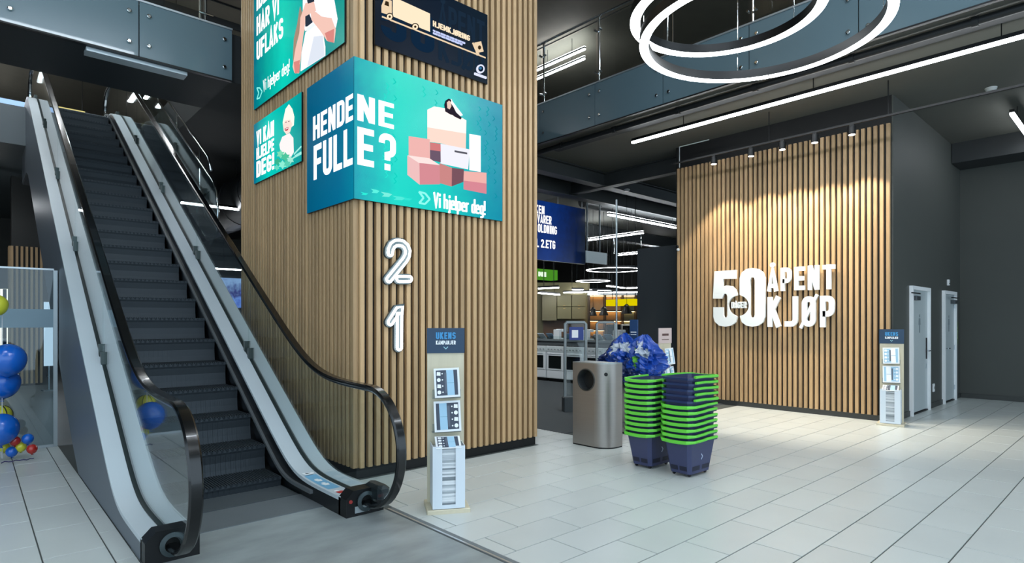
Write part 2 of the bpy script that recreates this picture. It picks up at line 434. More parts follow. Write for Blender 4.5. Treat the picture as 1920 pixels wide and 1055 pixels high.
# the side wall with the two doors
w = empty('wall_right', (10.24, 2.71, 0), kind='structure')
WZ = 4.93
for a, b in ((10.245, 11.10), (12.19, 13.20), (14.14, 14.66)):
    MB().box(a, b, 2.71, 2.95, 0, WZ).build('wall_panel', DGREY, w)
for a, b in ((11.10, 12.19), (13.20, 14.14)):
    MB().box(a, b, 2.71, 2.95, 2.09, WZ).build('wall_panel', DGREY, w)
for a, b in ((10.245, 11.09), (12.20, 13.19), (14.15, 14.65)):
    MB().box(a, b, 2.695, 2.71, 0, .09).build('skirting', mat('skirt_dark', '#3a3d3b', .5), w)
MB().box(14.65, 14.9, -8, 2.95, 0, WZ).build('wall_far', DGREY, kind='structure')
MB().box(14.62, 14.65, -8, 2.69, 0, .09).build('baseboard_far', MATS['skirt_dark'], kind='structure')
MB().box(13.9, 14.65, -8, 2.70, 4.55, 4.93).build('trim_1', CEILB, kind='structure')
# doors
def door(n, x0, x1, hinge_left):
    d = empty('door_%d' % n, ((x0+x1)/2, 2.71, 0), kind='structure')
    f = MB()
    f.box(x0, x0+.06, 2.66, 2.80, 0, 2.09).box(x1-.06, x1, 2.66, 2.80, 0, 2.09).box(x0+.06, x1-.06, 2.66, 2.80, 2.03, 2.09)
    f.build('door_frame', WHITE, d)
    leaf = MB().box(x0+.06, x1-.06, 2.70, 2.74, .035, 2.03).build('door_leaf', DOORM, d)
    MB().box(x0+.06, x1-.06, 2.69, 2.80, 0, .02).build('threshold', BLKMET, d)
    hx = x1-.14 if hinge_left else x0+.14
    sg = -1 if hinge_left else 1
    h = MB().box(hx-.02, hx+.02, 2.688, 2.70, .88, 1.24)
    h.build('handle_plate', BLKMET, leaf)
    h = MB(); h.rod((hx, 2.70, 1.02), (hx, 2.64, 1.02), .011); h.tube([(hx, 2.64, 1.02), (hx+sg*.14, 2.64, 1.02)], .011)
    h.build('door_handle', CHROME, leaf)
    MB().box(hx-.03, hx+.03, 2.69, 2.70, .72, .80).build('lock_plate', ALU, leaf)
    cx = x0+.22 if hinge_left else x1-.22
    MB().bbox(cx-.12, cx+.12, 2.63, 2.70, 1.86, 1.93, .006).build('door_closer', mat('closer', '#4a5054', .4, .5), leaf)
    MB().box(cx-.02, cx+.5*(-sg)*-1+.0, 2.60, 2.615, 1.955, 1.975).build('closer_arm', mat('arm_dark', '#22282b', .4, .5), leaf) if hinge_left else \
        MB().box(cx-.5, cx+.02, 2.60, 2.615, 1.955, 1.975).build('closer_arm', mat('arm_dark', '#22282b', .4, .5), leaf)
    for z in (.25, 1.02, 1.82):
        e = x0+.062 if hinge_left else x1-.062
        MB().rod((e, 2.69, z-.045), (e, 2.69, z+.045), .012).build('hinge', ALU, leaf)
    # printed pictogram: a standing figure
    px = (x0+x1)/2
    p = MB(); fr = FR_Y(2.70, px, 1.48)
    p.prism(circ(0, .13, .028), fr, .0005, .002); p.prism([(-.045,.09),(.045,.09),(.06,-.02),(.03,-.02),(.028,-.15),(-.028,-.15),(-.03,-.02),(-.06,-.02)], fr, .0005, .002)
    p.build('pictogram', mat('picto', '#7f8b90', .5), leaf)
door(1, 11.09, 12.20, True)
door(2, 13.19, 14.15, False)

# ------------------------------------------------------------------ upper storey
MB().box(8.02, 24, -8, 26, 4.93, 5.62).build('ceiling_ground', CEIL, kind='structure')
MB().box(2.72, 8.02, 8.95, 26, 4.93, 5.62).build('ceiling_store', CEILB, kind='structure')
MB().box(-8, 2.72, 8.95, 10.3, 4.915, 5.62).build('ceiling_bridge', mat('soffit_black', '#23282c', .6), kind='structure')
MB().box(-8, 2.72, 14.95, 26, 4.95, 5.70).build('floor_upper', mat('slab_grey', '#5b6468', .5), kind='structure')
MB().box(-8, 24, -8, 26, 8.6, 8.8).build('ceiling_upper', mat('upper_ceiling', '#756f63', .8, var=.1), kind='structure')
MB().box(-8, 24, 25.8, 26, 0, 8.6).build('wall_north', mat('store_wall', '#3d3f3c', .7, var=.1), kind='structure')
MB().box(23.8, 24, 2.95, 25.8, 0, 8.6).build('wall_east', MATS['store_wall'], kind='structure')
MB().box(14.9, 15.1, -8, 26, 5.62, 8.6).build('wall_gallery', mat('gallery_wall', '#33312e', .7, var=.2, scale=1, stretch=(1,9,.1)), kind='structure')
MB().box(-8, -7.8, 4, 25.8, 0, 8.6).build('wall_left', MATS['store_wall'], kind='structure')

# ------------------------------------------------------------------ glass fascias and gallery balustrade
bolt = MB().lathe([(.012,0),(.012,.012),(.026,.014),(.026,.026),(.018,.032)], n=12).mesh('bolt', CHROME, smooth='auto')
def fascia(name, label, fr, joints, z0, z1, rotz):
    # fr: frame whose r runs along the edge
    O, r, u, n = fr
    root = empty(name, O, label=label, cat='glass fascia')
    for a, b in zip(joints[:-1], joints[1:]):
        p = MB(); p.prism([(a+.006,z0),(b-.006,z0),(b-.006,z1),(a+.006,z1)], fr, .03, .045)
        g = p.build('glass_panel', FASC, root)
        for s in (a+.11, b-.11):
            for z in (z0+.16, z1-.16):
                link('bolt', bolt, g, r*s + u*z + n*.045, (R(90), 0, rotz))
    m = MB(); m.prism([(joints[0],z0-.02),(joints[-1],z0-.02),(joints[-1],z0),(joints[0],z0)], fr, 0, .055)
    m.build('bottom_profile', BLKMET, root)
    m = MB(); m.prism([(joints[0],z1),(joints[-1],z1),(joints[-1],z1+.025),(joints[0],z1+.025)], fr, -.05, .06)
    m.build('top_profile', ALU, root)
    return root
jr = [-8.66, -7.93, -6.585, -5.223, -3.84, -2.471, -1.1, .27, 1.64, 3.0, 4.4]
fascia('glass_fascia', 'blue-grey bolted glass fascia on the gallery edge above the slatted wall', FR_X(8.0), jr, 4.90, 5.62, R(-90))
jl = [-6.7, -5.3, -3.92, -2.54, -1.16, .22, 1.6, 2.74]
fascia('glass_fascia', 'blue-grey bolted glass fascia on the bridge over the escalator', FR_Y(8.93), jl, 4.93, 5.64, 0)
# balustrade on the gallery
bal = empty('gallery_balustrade', (8.06, 8.66, 5.62), label='glass balustrade with steel posts on the gallery edge beside the ring lamps', cat='balustrade')
ys = [8.66, 7.93, 6.585, 5.223, 3.84, 2.471, 1.1, -.27, -1.64]
for y in ys[1:]:
    MB().rod((8.07, y, 5.5), (8.07, y, 6.80), .02, 10).rod((8.07, y, 6.80), (8.13, y, 6.87), .012).build('post', CHROME, bal)
for a, b in zip(ys[:-1], ys[1:]):
    g = MB().box(8.03, 8.042, b+.05, a-.05, 5.72, 6.70).build('glass_panel', GLS, bal)
    for y in (b+.05, a-.05):
        for z in (5.85, 6.58):
            MB().rod((8.0, y, z), (8.07, y, z), .018, 10).build('clamp', CHROME, g)
MB().rod((8.13, 8.66, 6.88), (8.13, -1.7, 6.88), .022, 10).build('handrail', CHROME, bal)
MB().rod((8.07, 8.66, 6.76), (8.07, -1.7, 6.76), .012, 8).build('rail', CHROME, bal)
bl = empty('bridge_balustrade', (2.7, 9.0, 5.64), label='glass balustrade with steel posts on the bridge beside the column', cat='balustrade')
for x in (2.42, 1.05, -.3):
    MB().rod((x, 9.0, 5.5), (x, 9.0, 6.8), .02, 10).build('post', CHROME, bl)
    for z in (5.8, 6.55): MB().rod((x-.09, 8.97, z), (x+.09, 8.97, z), .016, 8).build('clamp', CHROME, bl)
for a, b in ((-.25, 1.0), (1.1, 2.37)): MB().box(a, b, 8.95, 8.962, 5.72, 6.7).build('glass_panel', GLS, bl)
MB().rod((-1, 9.05, 6.88), (2.72, 9.05, 6.88), .022, 10).build('handrail', CHROME, bl)
# flat steel panel on the bridge soffit
MB().bbox(1.05, 2.18, 8.95, 9.15, 4.865, 4.915, .004).build('soffit_panel', mat('panel_light', '#c8d3da', .35, .2), org=(1.6, 9.05, 4.9))
tag(bpy.data.objects['soffit_panel'], 'long pale panel fixed under the bridge above the escalator', 'ceiling panel')
# ------------------------------------------------------------------ escalator
SL = .614
def sp(x, k): return k*math.log1p(math.exp(max(-40, min(40, x/k)))) if x/k < 40 else x
def ramp(y, z0, y0, y1, k): return z0 + SL*(sp(y-y0, k) - sp(y-y1, k))
zd = lambda y: ramp(y, .145, 5.22, 14.5, .14)          # decking
zh = lambda y: ramp(y, 1.00, 5.14, 14.5, .24)          # handrail
zs = lambda y: ramp(y, .02, 5.42, 14.9, .10)           # step nosings
YS = [4.3 + .1*i for i in range(0, 24)] + [6.75 + .5*i for i in range(0, 14)] + [13.5 + .1*i for i in range(0, 26)]
esc = empty('escalator', (1.615, 4.2, 0), label='escalator with glass sides and black handrails climbing to the upper floor', cat='escalator')
LITE = mat('deck_aluminium', '#ccd6dc', .38, .15, var=.05, scale=2)
FRZ = (Vector((0,0,0)), Y, Z, X)
def strip(top, bot, x0, x1, ys=YS):
    b = MB()
    pts = [(y, top(y)) for y in ys] + [(y, bot(y)) for y in reversed(ys)]
    n = len(ys); vs = []
    for x in (x0, x1):
        vs += [(x, y, top(y)) for y in ys] + [(x, y, bot(y)) for y in ys]
    fs = []
    for i in range(n-1):
        fs += [(i, i+1, n+i+1, n+i), (2*n+i, 3*n+i, 3*n+i+1, 2*n+i+1), (i, 2*n+i, 2*n+i+1, i+1), (n+i, n+i+1, 3*n+i+1, 3*n+i)]
    fs += [(0, n, 3*n, 2*n), (n-1, 3*n-1, 4*n-1, 2*n-1)]
    return b.add(vs, fs)
def side(xo, xi, xg):
    # xo outer face, xi inner face, xg glass line
    s = 1 if xi > xo else -1
    a, b = sorted((xo, xg - s*.022)); strip(zd, lambda y: zd(y)-.03, a, b).build('outer_deck', LITE, esc, smooth='auto')
    a, b = sorted((xg + s*.022, xi)); strip(zd, lambda y: zd(y)-.03, a, b).build('inner_deck', LITE, esc, smooth='auto')
    strip(lambda y: zd(y)+.006, lambda y: zd(y)-.05, xg-.022, xg+.022).build('glass_channel', mat('gasket', '#1c2a2c', .5), esc, smooth='auto')
    a, b = sorted((xo, xo + s*.012))
    strip(lambda y: zd(y)-.03, lambda y: max(0, zd(y)-1.45), a, b).build('outer_cladding', CLAD, esc)
    a, b = sorted((xi, xi - s*.02))
    strip(lambda y: zd(y)-.03, lambda y: max(.001, zs(y)-.12), a, b).build('skirt_panel', mat('skirt_black', '#101418', .3, .2), esc)
    a, b = sorted((xi + s*.0, xi + s*.025))
    strip(lambda y: max(.05, zs(y)+.075), lambda y: max(.03, zs(y)+.045), a, b, [y for y in YS if y > 4.75]).build('skirt_brush', mat('brush_grey', '#7a7f82', .4, .5), esc)
    # handrail with the newel turn at the foot and at the head
    path = [(xg, 4.30, .10)] + [(xg, 4.13 + .45*math.cos(R(t))*1.0, .545 + .455*math.sin(R(t))) for t in range(262, 88, -9)]
    path += [(xg, y, zh(y)) for y in YS if y > 4.22]
    ye = YS[-1]; ztop = zh(ye)
    path += [(xg, ye + .05 + .40*math.sin(R(t)), ztop - .42 + .42*math.cos(R(t))) for t in range(5, 175, 10)]
    path = [Vector(p) for p in path]
    sec = RRECT(.078, .034, .011)
    hb = MB(); vs = []; k = len(sec); n = len(path)
    for i in range(n):
        t = (path[min(i+1, n-1)] - path[max(i-1, 0)]).normalized(); nn = X.cross(t)
        vs += [path[i] + X*p + nn*q for p, q in sec]
    fs = [(i*k+q, i*k+(q+1) % k, (i+1)*k+(q+1) % k, (i+1)*k+q) for i in range(n-1) for q in range(k)] + [tuple(range(k-1,-1,-1)), tuple(range((n-1)*k, n*k))]
    hb.add(vs, fs); h = hb.build('handrail', RUBBER, esc, smooth='auto')
    # steel guide below the rubber
    gb = MB(); gp = path[4:-4]; vs = []; gs = RRECT(.04, .02, .004); k = len(gs); n = len(gp)
    for i in range(n):
        t = (gp[min(i+1, n-1)] - gp[max(i-1, 0)]).normalized(); nn = X.cross(t)
        c = gp[i] - nn*(.024 if nn.dot(Vector((0,0,1))) > -2 else -.024)
        vs += [c + X*p + nn*q for p, q in gs]
    gb.add(vs, [(i*k+q, i*k+(q+1) % k, (i+1)*k+(q+1) % k, (i+1)*k+q) for i in range(n-1) for q in range(k)])
    gb.build('handrail_guide', CHROME, esc, smooth='auto')
    # glass panels
    newel = [(4.13 + .42*math.cos(R(t)), .545 + .42*math.sin(R(t))) for t in range(90, 250, 10)]
    br = [4.15, 6.85, 8.9, 10.9, 12.9, 14.9, ye+.05]
    for i in range(len(br)-1):
        y0, y1 = br[i]+.006, br[i+1]-.006
        yy = [y0] + [y for y in YS if y0+.03 < y < y1-.03] + [y1]
        top = [(y, zh(y)-.03) for y in yy]; bot = [(y, max(zd(y)-.02, .12)) for y in yy]
        poly = top[::-1] + (newel if i == 0 else []) + bot
        MB().prism(poly, (Vector((xg,0,0)), Y, Z, X), -.006, .006).build('glass_panel', GLSREF, esc)
        if i:
            for d in (-.06, .06):
                yb = br[i]+d; MB().box(xg-.03, xg+.03, yb-.02, yb+.02, zd(yb)-.01, zd(yb)+.11).build('glass_clamp', mat('clamp', '#46504f', .35, .6), esc)
    # end cap
    a, b = sorted((xo, xi)); cz = .20
    cap = MB()
    prof = [(a, 0), (b, 0), (b, cz-.05), (b-.05, cz), (a+.06, cz), (a, cz-.06)]
    cap.prism(prof, (Vector((0, 4.33, 0)), X, Z, -Y), 0, .13)
    c = cap.build('end_cap', BLKMET, esc)
    MB().lathe([(.052,0),(.075,.004),(.078,.02),(.05,.026),(.048,.0)], (xg, 4.203, .105), 20, (X, Z, -Y), cap=False).build('handrail_inlet', mat('inlet', '#3f4a4d', .35, .3), c, smooth='auto')
    MB().lathe([(.001,0),(.05,0),(.05,.004)], (xg, 4.200, .105), 20, (X, Z, -Y)).build('inlet_brush', mat('inlet_black', '#050606', .8), c)
    return c
c1 = side(.787, 1.095, .94)
c2 = side(2.443, 2.12, 2.285)
MB().box(2.19, 2.31, 4.192, 4.201, .025, .075).build('rating_plate', mat('plate_steel', '#9aa4a8', .4, .3), c2)
# snout at the handrail inlet of the right end cap
MB().bbox(2.33, 2.44, 4.08, 4.33, .12, .225, .025).build('inlet_snout', mat('snout', '#23292d', .35, .2), c2)
MB().lathe([(.014,0),(.014,.008),(.002,.009)], (2.155, 4.2, .12), 14, (X, Z, -Y)).build('stop_button', mat('button_red', '#a03430', .4), c2)
# stickers on the right inner deck
def deck_sticker(y0, y1, x0, x1, m, nm):
    b = MB(); n = 6
    ys = [y0+(y1-y0)*i/n for i in range(n+1)]
    b.add([(x, y, zd(y)+.0015) for y in ys for x in (x0, x1)], [(2*i, 2*i+1, 2*i+3, 2*i+2) for i in range(n)])
    return b.build(nm, m, esc)
STK = mat('sticker_blue', '#74aed0', .4); STW = mat('sticker_white', '#f0f4f6', .4)
deck_sticker(4.55, 5.02, 2.14, 2.245, STK, 'safety_sticker')
for y in (4.72, 4.86):
    b = MB(); fr = (Vector((2.19, y, zd(y)+.003)), X, Y, Z)
    b.prism(circ(0, .03, .018, n=12), fr, 0, .001); b.prism([(-.03,.01),(.03,.01),(.02,-.05),(-.02,-.05)], fr, 0, .001); b.build('sticker_figure', STW, esc)
b = MB(); fr = (Vector((2.19, 5.06, zd(5.06)+.004)), X, Y, Z)
b.prism(circ(0, 0, .05), fr, 0, .001); b.build('round_sticker', STW, esc)
b = MB(); fr = (Vector((2.19, 5.06, zd(5.06)+.0055)), X, Y, Z)
b.prism([(-.02,-.02),(.02,0),(-.02,.02)], fr, 0, .001); b.build('arrow_mark', mat('mark_dark', '#30363a', .5), esc)
RED = mat('sticker_red', '#b8322f', .4)
b = MB(); fr = (Vector((2.19, 4.42, zd(4.42)+.0025)), X, Y, Z)
b.prism([(-.035,-.03),(.03,-.04),(.045,.0),(.0,.035),(-.04,.02)], fr, 0, .001); b.build('warning_sticker', RED, esc)
b = MB(); fr = (Vector((2.165, 4.46, zd(4.46)+.004)), X, Y, Z)
b.prism([(-.02,-.01),(.02,-.02),(.015,.025),(-.01,.02)], fr, 0, .001); b.build('sticker_print', STW, esc)
# landing plates and steps
MB().box(1.095, 2.12, 4.60, 5.06, .0, .006).build('landing_plate', mat('plate_dark', '#6b7175', .45, .2, var=.12, scale=5), esc)
MB().box(1.115, 2.10, 5.07, 5.45, .0, .010).build('comb_plate', mat('comb', '#565c60', .4, .3, var=.1), esc)
MB().box(1.095, 2.12, 15.0, 16.0, zs(15.6)-.03, zs(15.6)).build('landing_plate', MATS['plate_dark'], esc)
# a step: ribbed tread and curved ribbed riser
sb_ = MB(); w = .975; n = 44; dep = .405; rise = .246
for i in range(n):
    x0 = -w/2 + w*i/n; x1 = x0 + w/n*.55
    sb_.box(x0, x1, 0, dep, -.012, 0)
sb_.box(-w/2, w/2, .0, dep, -.03, -.010)
prof = [(0, -.005), (.012, -.05), (.02, -.12), (.012, -.19), (0, -.25)]
for j in range(4):
    (y0, z0), (y1, z1) = prof[j], prof[j+1]
    sb_.add([(-w/2,y0,z0),(w/2,y0,z0),(w/2,y1,z1),(-w/2,y1,z1)], [(0,1,2,3)])
for i in range(0, n, 2):
    x0 = -w/2 + w*i/n; x1 = x0 + w/n*.9
    for j in range(4):
        (y0, z0), (y1, z1) = prof[j], prof[j+1]
        sb_.add([(x0,y0-.006,z0),(x1,y0-.006,z0),(x1,y1-.006,z1),(x0,y1-.006,z1)], [(0,1,2,3)])
stm = sb_.mesh('step', STEP)
y = 5.42
while y < 15.0:
    link('step', stm, esc, (1.6075-1.615, y-4.2, zs(y+.1)))
    y += .4
# underside of the truss
strip(lambda y: max(.004, zd(y)-1.44), lambda y: max(.001, zd(y)-1.47), .80, 2.43, [y for y in YS if y > 7.4]).build('truss_soffit', CLAD, esc)

# ------------------------------------------------------------------ guard glass beside the escalator, behind the column
gd = empty('guard_screen', (2.62, 9.15, 3.0), label='sloping glass guard with steel rails between escalator and column', cat='glass screen')
def gz(y): return 3.42 + .614*(y-9.15)
pts = [(9.15, gz(9.15)-.62)] + [(9.15-.0+.0, gz(9.15)-.3)] + [(9.2, gz(9.15)-.06), (9.32, gz(9.32)), (14.3, gz(14.3)), (14.3, gz(14.3)-1.1), (9.5, gz(9.5)-1.0)]
MB().prism(pts, (Vector((2.62,0,0)), Y, Z, X), -.006, .006).build('glass_panel', GLSREF, gd)
MB().tube([(2.62, 9.16, gz(9.15)-.62), (2.62, 9.13, gz(9.15)-.3), (2.62, 9.2, gz(9.15)-.03), (2.62, 9.35, gz(9.35)+.02), (2.62, 14.3, gz(14.3)+.02)], .018, 8).build('edge_rail', CHROME, gd, smooth=True)
MB().tube([(2.70, 9.75, gz(9.7)+.05), (2.70, 9.9, gz(9.9)+.17), (2.70, 14.4, gz(14.4)+.19)], .02, 8).build('handrail', CHROME, gd, smooth=True)
for y in (10.2, 11.6, 13.0): MB().rod((2.66, y, gz(y)-.5), (2.69, y+.12, gz(y+.12)+.18), .014).build('bracket', CHROME, gd)

# ------------------------------------------------------------------ ring lamps and linear lamps
def ring_lamp(name, label, c, r, z, w=.075, h=.11, segs=6, m=LAMP, rods=True, ztop=8.6, a0=20, group=None):
    root = empty(name, (c[0], c[1], z), label=label, cat='ring lamp', group=group)
    n = 96
    prof = [(r+w/2, .006), (r+w/2, h), (r-w/2, h), (r-w/2, .006)]
    b = MB(); vs = []; k = 4
    for i in range(n):
        a = 2*math.pi*i/n
        vs += [(p*math.cos(a), p*math.sin(a), q) for p, q in prof]
    b.add(vs, [(i*k+q, i*k+(q+1) % k, ((i+1) % n)*k+(q+1) % k, ((i+1) % n)*k+q) for i in range(n) for q in range(k)])
    b.build('housing', BLKMET, root, local=True, smooth='auto')
    for s in range(segs):
        b = MB(); vs = []; mseg = n//segs; g = .006/r
        for i in range(mseg+1):
            a = R(a0) + 2*math.pi*s/segs + g + (2*math.pi/segs - 2*g)*i/mseg
            for p, q in ((r-w/2+.002, 0), (r+w/2-.002, 0), (r+w/2-.002, .0055), (r-w/2+.002, .0055)):
                vs.append((p*math.cos(a), p*math.sin(a), q))
        b.add(vs, [(i*4+q, (i+1)*4+q, (i+1)*4+(q+1) % 4, i*4+(q+1) % 4) for i in range(mseg) for q in range(4)])
        b.build('diffuser', m, root, local=True)
    if rods:
        for s in range(4):
            a = R(a0) + 2*math.pi*s/4 + .3
            MB().rod((r*math.cos(a), r*math.sin(a), h), (r*math.cos(a), r*math.sin(a), ztop-z), .004, 6).build('suspension_wire', CHROME, root, local=True)
    return root
ring_lamp('ring_lamp', 'large white glowing ring lamp, lower and wider of the two overhead', (6.29, 2.92), 1.22, 4.60, w=.10)
ring_lamp('ring_lamp', 'white glowing ring lamp, upper and smaller of the two overhead', (6.22, 3.28), .985, 4.93, w=.115, a0=50)
def linear(label, p, q, w=.05, h=.06, m=LAMPS, drops=2, ztop=4.93, group=None, up=False):
    p, q = Vector(p), Vector(q); c = (p+q)/2; L = (q-p).length
    root = empty('linear_lamp', c, math.atan2(q.y-p.y, q.x-p.x), label, 'linear lamp', group)
    MB().box(-L/2, L/2, -w/2, w/2, .012, h).build('housing', BLKMET, root, local=True)
    MB().box(-L/2+.003, L/2-.003, -w/2+.003, w/2-.003, -.02, .0115).build('diffuser', m, root, local=True)
    if up: MB().box(-L/2+.003, L/2-.003, -w/2+.003, w/2-.003, h+.0005, h+.006).build('added_uplight', m, root, local=True)  # upward glow added to brighten the ceiling above
    for i in range(drops):
        x = -L/2 + L*(i+.5)/drops
        MB().rod((x, 0, h), (x, 0, ztop-c.z), .006, 6).build('suspension_rod', BLKMET, root, local=True)
    return root
linear('long white linear lamp running under the gallery before the slatted wall', (8.68, 6.33, 4.70), (8.68, .2, 4.70), w=.06, drops=3)
linear('short white linear lamp at the upper right above the dark far wall', (11.75, 1.53, 4.70), (13.8, 1.53, 4.70), w=.06)
# two more of the same row further along the gallery
linear('white linear lamp on the gallery ceiling, nearer of two parallel ones', (11.1, 11.2, 8.2), (11.1, 9.5, 8.2), ztop=8.6, m=LAMPG, up=True)
linear('white linear lamp on the gallery ceiling, farther of two parallel ones', (11.5, 11.6, 8.2), (11.5, 9.85, 8.2), ztop=8.6, m=LAMPG, up=True)
linear('white linear lamp on the gallery ceiling seen through the ring lamps', (9.3, 6.3, 8.0), (9.3, 1.5, 8.0), ztop=8.6, m=LAMPG, up=True)
# unseen lamps added high over the entrance to fill the hall with light
k = 0
for x, y in ((1.5, 1.0), (4.6, .6), (-1.8, 4.6), (8.6, -2.2), (1.6, -2.6), (-4.2, 1.6)):
    k += 1
    linear('white linear lamp high over the entrance hall', (x-1.4, y, 8.0), (x+1.4, y, 8.0), w=.14, m=emit('hall_fill', '#eaf5ff', 80), ztop=8.6, group='high hall lamps')
for x, y in ((-1.6, 11.6), (.1, 13.3), (-1.6, 19.5), (-1.6, 22.5)):  # out-of-view lamps added to light the upper landing and its ceiling
    linear('white linear lamp high above the escalator beyond the bridge', (x-1.2, y, 7.5), (x+1.2, y, 7.5), w=.16, m=LAMPG, ztop=8.6, up=True, group='lamps above the upper landing')
linear('white linear lamp in the store hidden behind the column', (8.9, 9.9, 4.3), (8.9, 13.0, 4.3), w=.14, m=emit('aisle_fill', '#f6fbff', 80))  # added unseen lamp that brightens the cooker fronts
# track with five spot lamps before the slatted wall
tr = empty('lighting_track', (9.6, 6.0, 4.43), label='black lighting track hanging before the slatted wall', cat='lighting track')
MB().box(9.585, 9.615, .8, 6.1, 4.42, 4.45).build('rail', BLKMET, tr)
for y in (2.6, 4.3): MB().rod((9.6, y, 4.45), (9.6, y, 4.93), .008).build('suspension_rod', BLKMET, tr)
MB().tube([(9.6, 5.95, 4.34), (9.6, 5.95, 4.72), (9.6, 5.36, 4.72)], .01, 6).build('cable_conduit', mat('conduit', '#9fa6a8', .4), tr)
SP = emit('spot_lens', '#fff3e2', 14)
for i, y in enumerate((5.27, 4.60, 4.085, 3.59, 3.07)):
    o = ['first', 'second', 'third', 'fourth', 'fifth'][i]
    t = empty('spot_lamp', (9.6, y, 4.27), label='black cylindrical spot lamp on the track, %s from the left' % o, cat='spot lamp', group='spot lamps before the slatted wall')
    MB().lathe([(.05,.0),(.055,.005),(.055,.115),(.045,.12)], n=18).build('housing', BLKMET, t, local=True, smooth='auto')
    MB().lathe([(.044,-.003),(.044,.004)], n=18).build('lens', SP, t, local=True)
    MB().box(-.012, .012, -.03, .03, .12, .16).build('track_adapter', BLKMET, t, local=True)
    ld = bpy.data.lights.new('spot_light', 'SPOT'); ld.energy = 195; ld.color = (1, .90, .74); ld.spot_size = R(82); ld.spot_blend = .35; ld.shadow_soft_size = .03
    lo = bpy.data.objects.new('spot_light', ld); COL.objects.link(lo); lo.parent = t; lo.location = (0, 0, -.012); lo.rotation_euler = (0, R(-9), 0)
# ------------------------------------------------------------------ illuminated screens on the column
def on_y(u, v, y):
    d = AR*((u-960)/1110.3) + AF - Z*((v-604.36)/1110.3); p = CAM + d*(y/d.y); return (p.x, p.z)
def on_x(u, v, x):
    d = AR*((u-960)/1110.3) + AF - Z*((v-604.36)/1110.3); p = CAM + d*(x/d.x); return (-p.y, p.z)
def gradient(name, stops, ax, lo, hi, strength=1.0, ripple=0, gl=.03):
    m = bpy.data.materials.new(name); m.use_nodes = True; nt = m.node_tree; nt.nodes.clear()
    o = nt.nodes.new('ShaderNodeOutputMaterial'); tc = nt.nodes.new('ShaderNodeTexCoord'); sx = nt.nodes.new('ShaderNodeSeparateXYZ')
    mr = nt.nodes.new('ShaderNodeMapRange'); mr.inputs[1].default_value = lo; mr.inputs[2].default_value = hi
    nt.links.new(tc.outputs['Object'], sx.inputs[0]); nt.links.new(sx.outputs[ax], mr.inputs[0])
    fac = mr.outputs[0]
    if ripple:
        nz = nt.nodes.new('ShaderNodeTexNoise'); nz.inputs['Scale'].default_value = 7; nz.inputs['Detail'].default_value = 4
        nt.links.new(tc.outputs['Object'], nz.inputs['Vector'])
        ma = nt.nodes.new('ShaderNodeMath'); ma.operation = 'MULTIPLY_ADD'; ma.inputs[1].default_value = ripple
        sub = nt.nodes.new('ShaderNodeMath'); sub.operation = 'SUBTRACT'; sub.inputs[1].default_value = ripple/2
        nt.links.new(nz.outputs['Fac'], ma.inputs[0]); nt.links.new(fac, ma.inputs[2]); nt.links.new(ma.outputs[0], sub.inputs[0]); fac = sub.outputs[0]
    cr = nt.nodes.new('ShaderNodeValToRGB'); el = cr.color_ramp.elements
    while len(el) > 1: el.remove(el[0])
    el[0].position = stops[0][0]; el[0].color = lin(stops[0][1])
    for p, c in stops[1:]: e = el.new(p); e.color = lin(c)
    nt.links.new(fac, cr.inputs[0])
    e = nt.nodes.new('ShaderNodeEmission'); e.inputs[1].default_value = strength; nt.links.new(cr.outputs[0], e.inputs[0])
    g = nt.nodes.new('ShaderNodeBsdfGlossy'); g.inputs['Roughness'].default_value = .25; g.inputs[0].default_value = (gl,gl,gl,1)
    ad = nt.nodes.new('ShaderNodeAddShader'); nt.links.new(e.outputs[0], ad.inputs[0]); nt.links.new(g.outputs[0], ad.inputs[1]); nt.links.new(ad.outputs[0], o.inputs[0])
    return m
class Print:
    # flat coloured pieces of one screen picture, joined in one mesh with a slot per colour
    def __init__(s, fr): s.fr = fr; s.mb = MB(); s.mats = []; s.c = .0
    def slot(s, m):
        if m not in s.mats: s.mats.append(m)
        s.mb.mi = s.mats.index(m)
    def poly(s, pts, m):
        s.slot(m); s.c += .0004; s.mb.prism(pts, s.fr, 0.0002, .001 + s.c)
    def text(s, t, x, y, h, width, m, th=.16, gap=.09):
        s.slot(m); s.c += .0004; text(s.mb, t, s.fr, x, y, h, width, th, gap, .0002, .001 + s.c)
    def line(s, a, b, w, m):
        a, b = Vector(a), Vector(b); d = (b-a).normalized(); n = Vector((-d.y, d.x))*w/2
        s.poly([a-n, b-n, b+n, a+n], m)
    def build(s, name, parent):
        o = s.mb.build(name, s.mats, parent); s.mb = MB(); s.mats = []; s.c += .0004; return o
def letters(s, fr, x, y, h, width, m, th, gap, parent, c1=.003):
    # large screen lettering, one part for each letter
    g = [glyph(c, th) for c in s]; tot = sum(w for _, w in g) + gap*(len(s)-1); sx = width/tot; cx = 0
    for ch, (k, w) in zip(s, g):
        if k:
            b = MB()
            for j, (pts, cl) in enumerate(k): ribbon(b, [(cx+q[0], q[1]) for q in pts], cl, th, fr, .0002, c1 + .0003*j, sx, h, x, y)
            b.build('letter', m, parent)
        cx += w + gap
ec = lambda h, k=1.0: emit('print_%s_%d' % (h, int(k*100)), '#'+h, k)
W1 = ec('ffffff', 1.3)
CASE = mat('screen_case', '#0b0f12', .4)

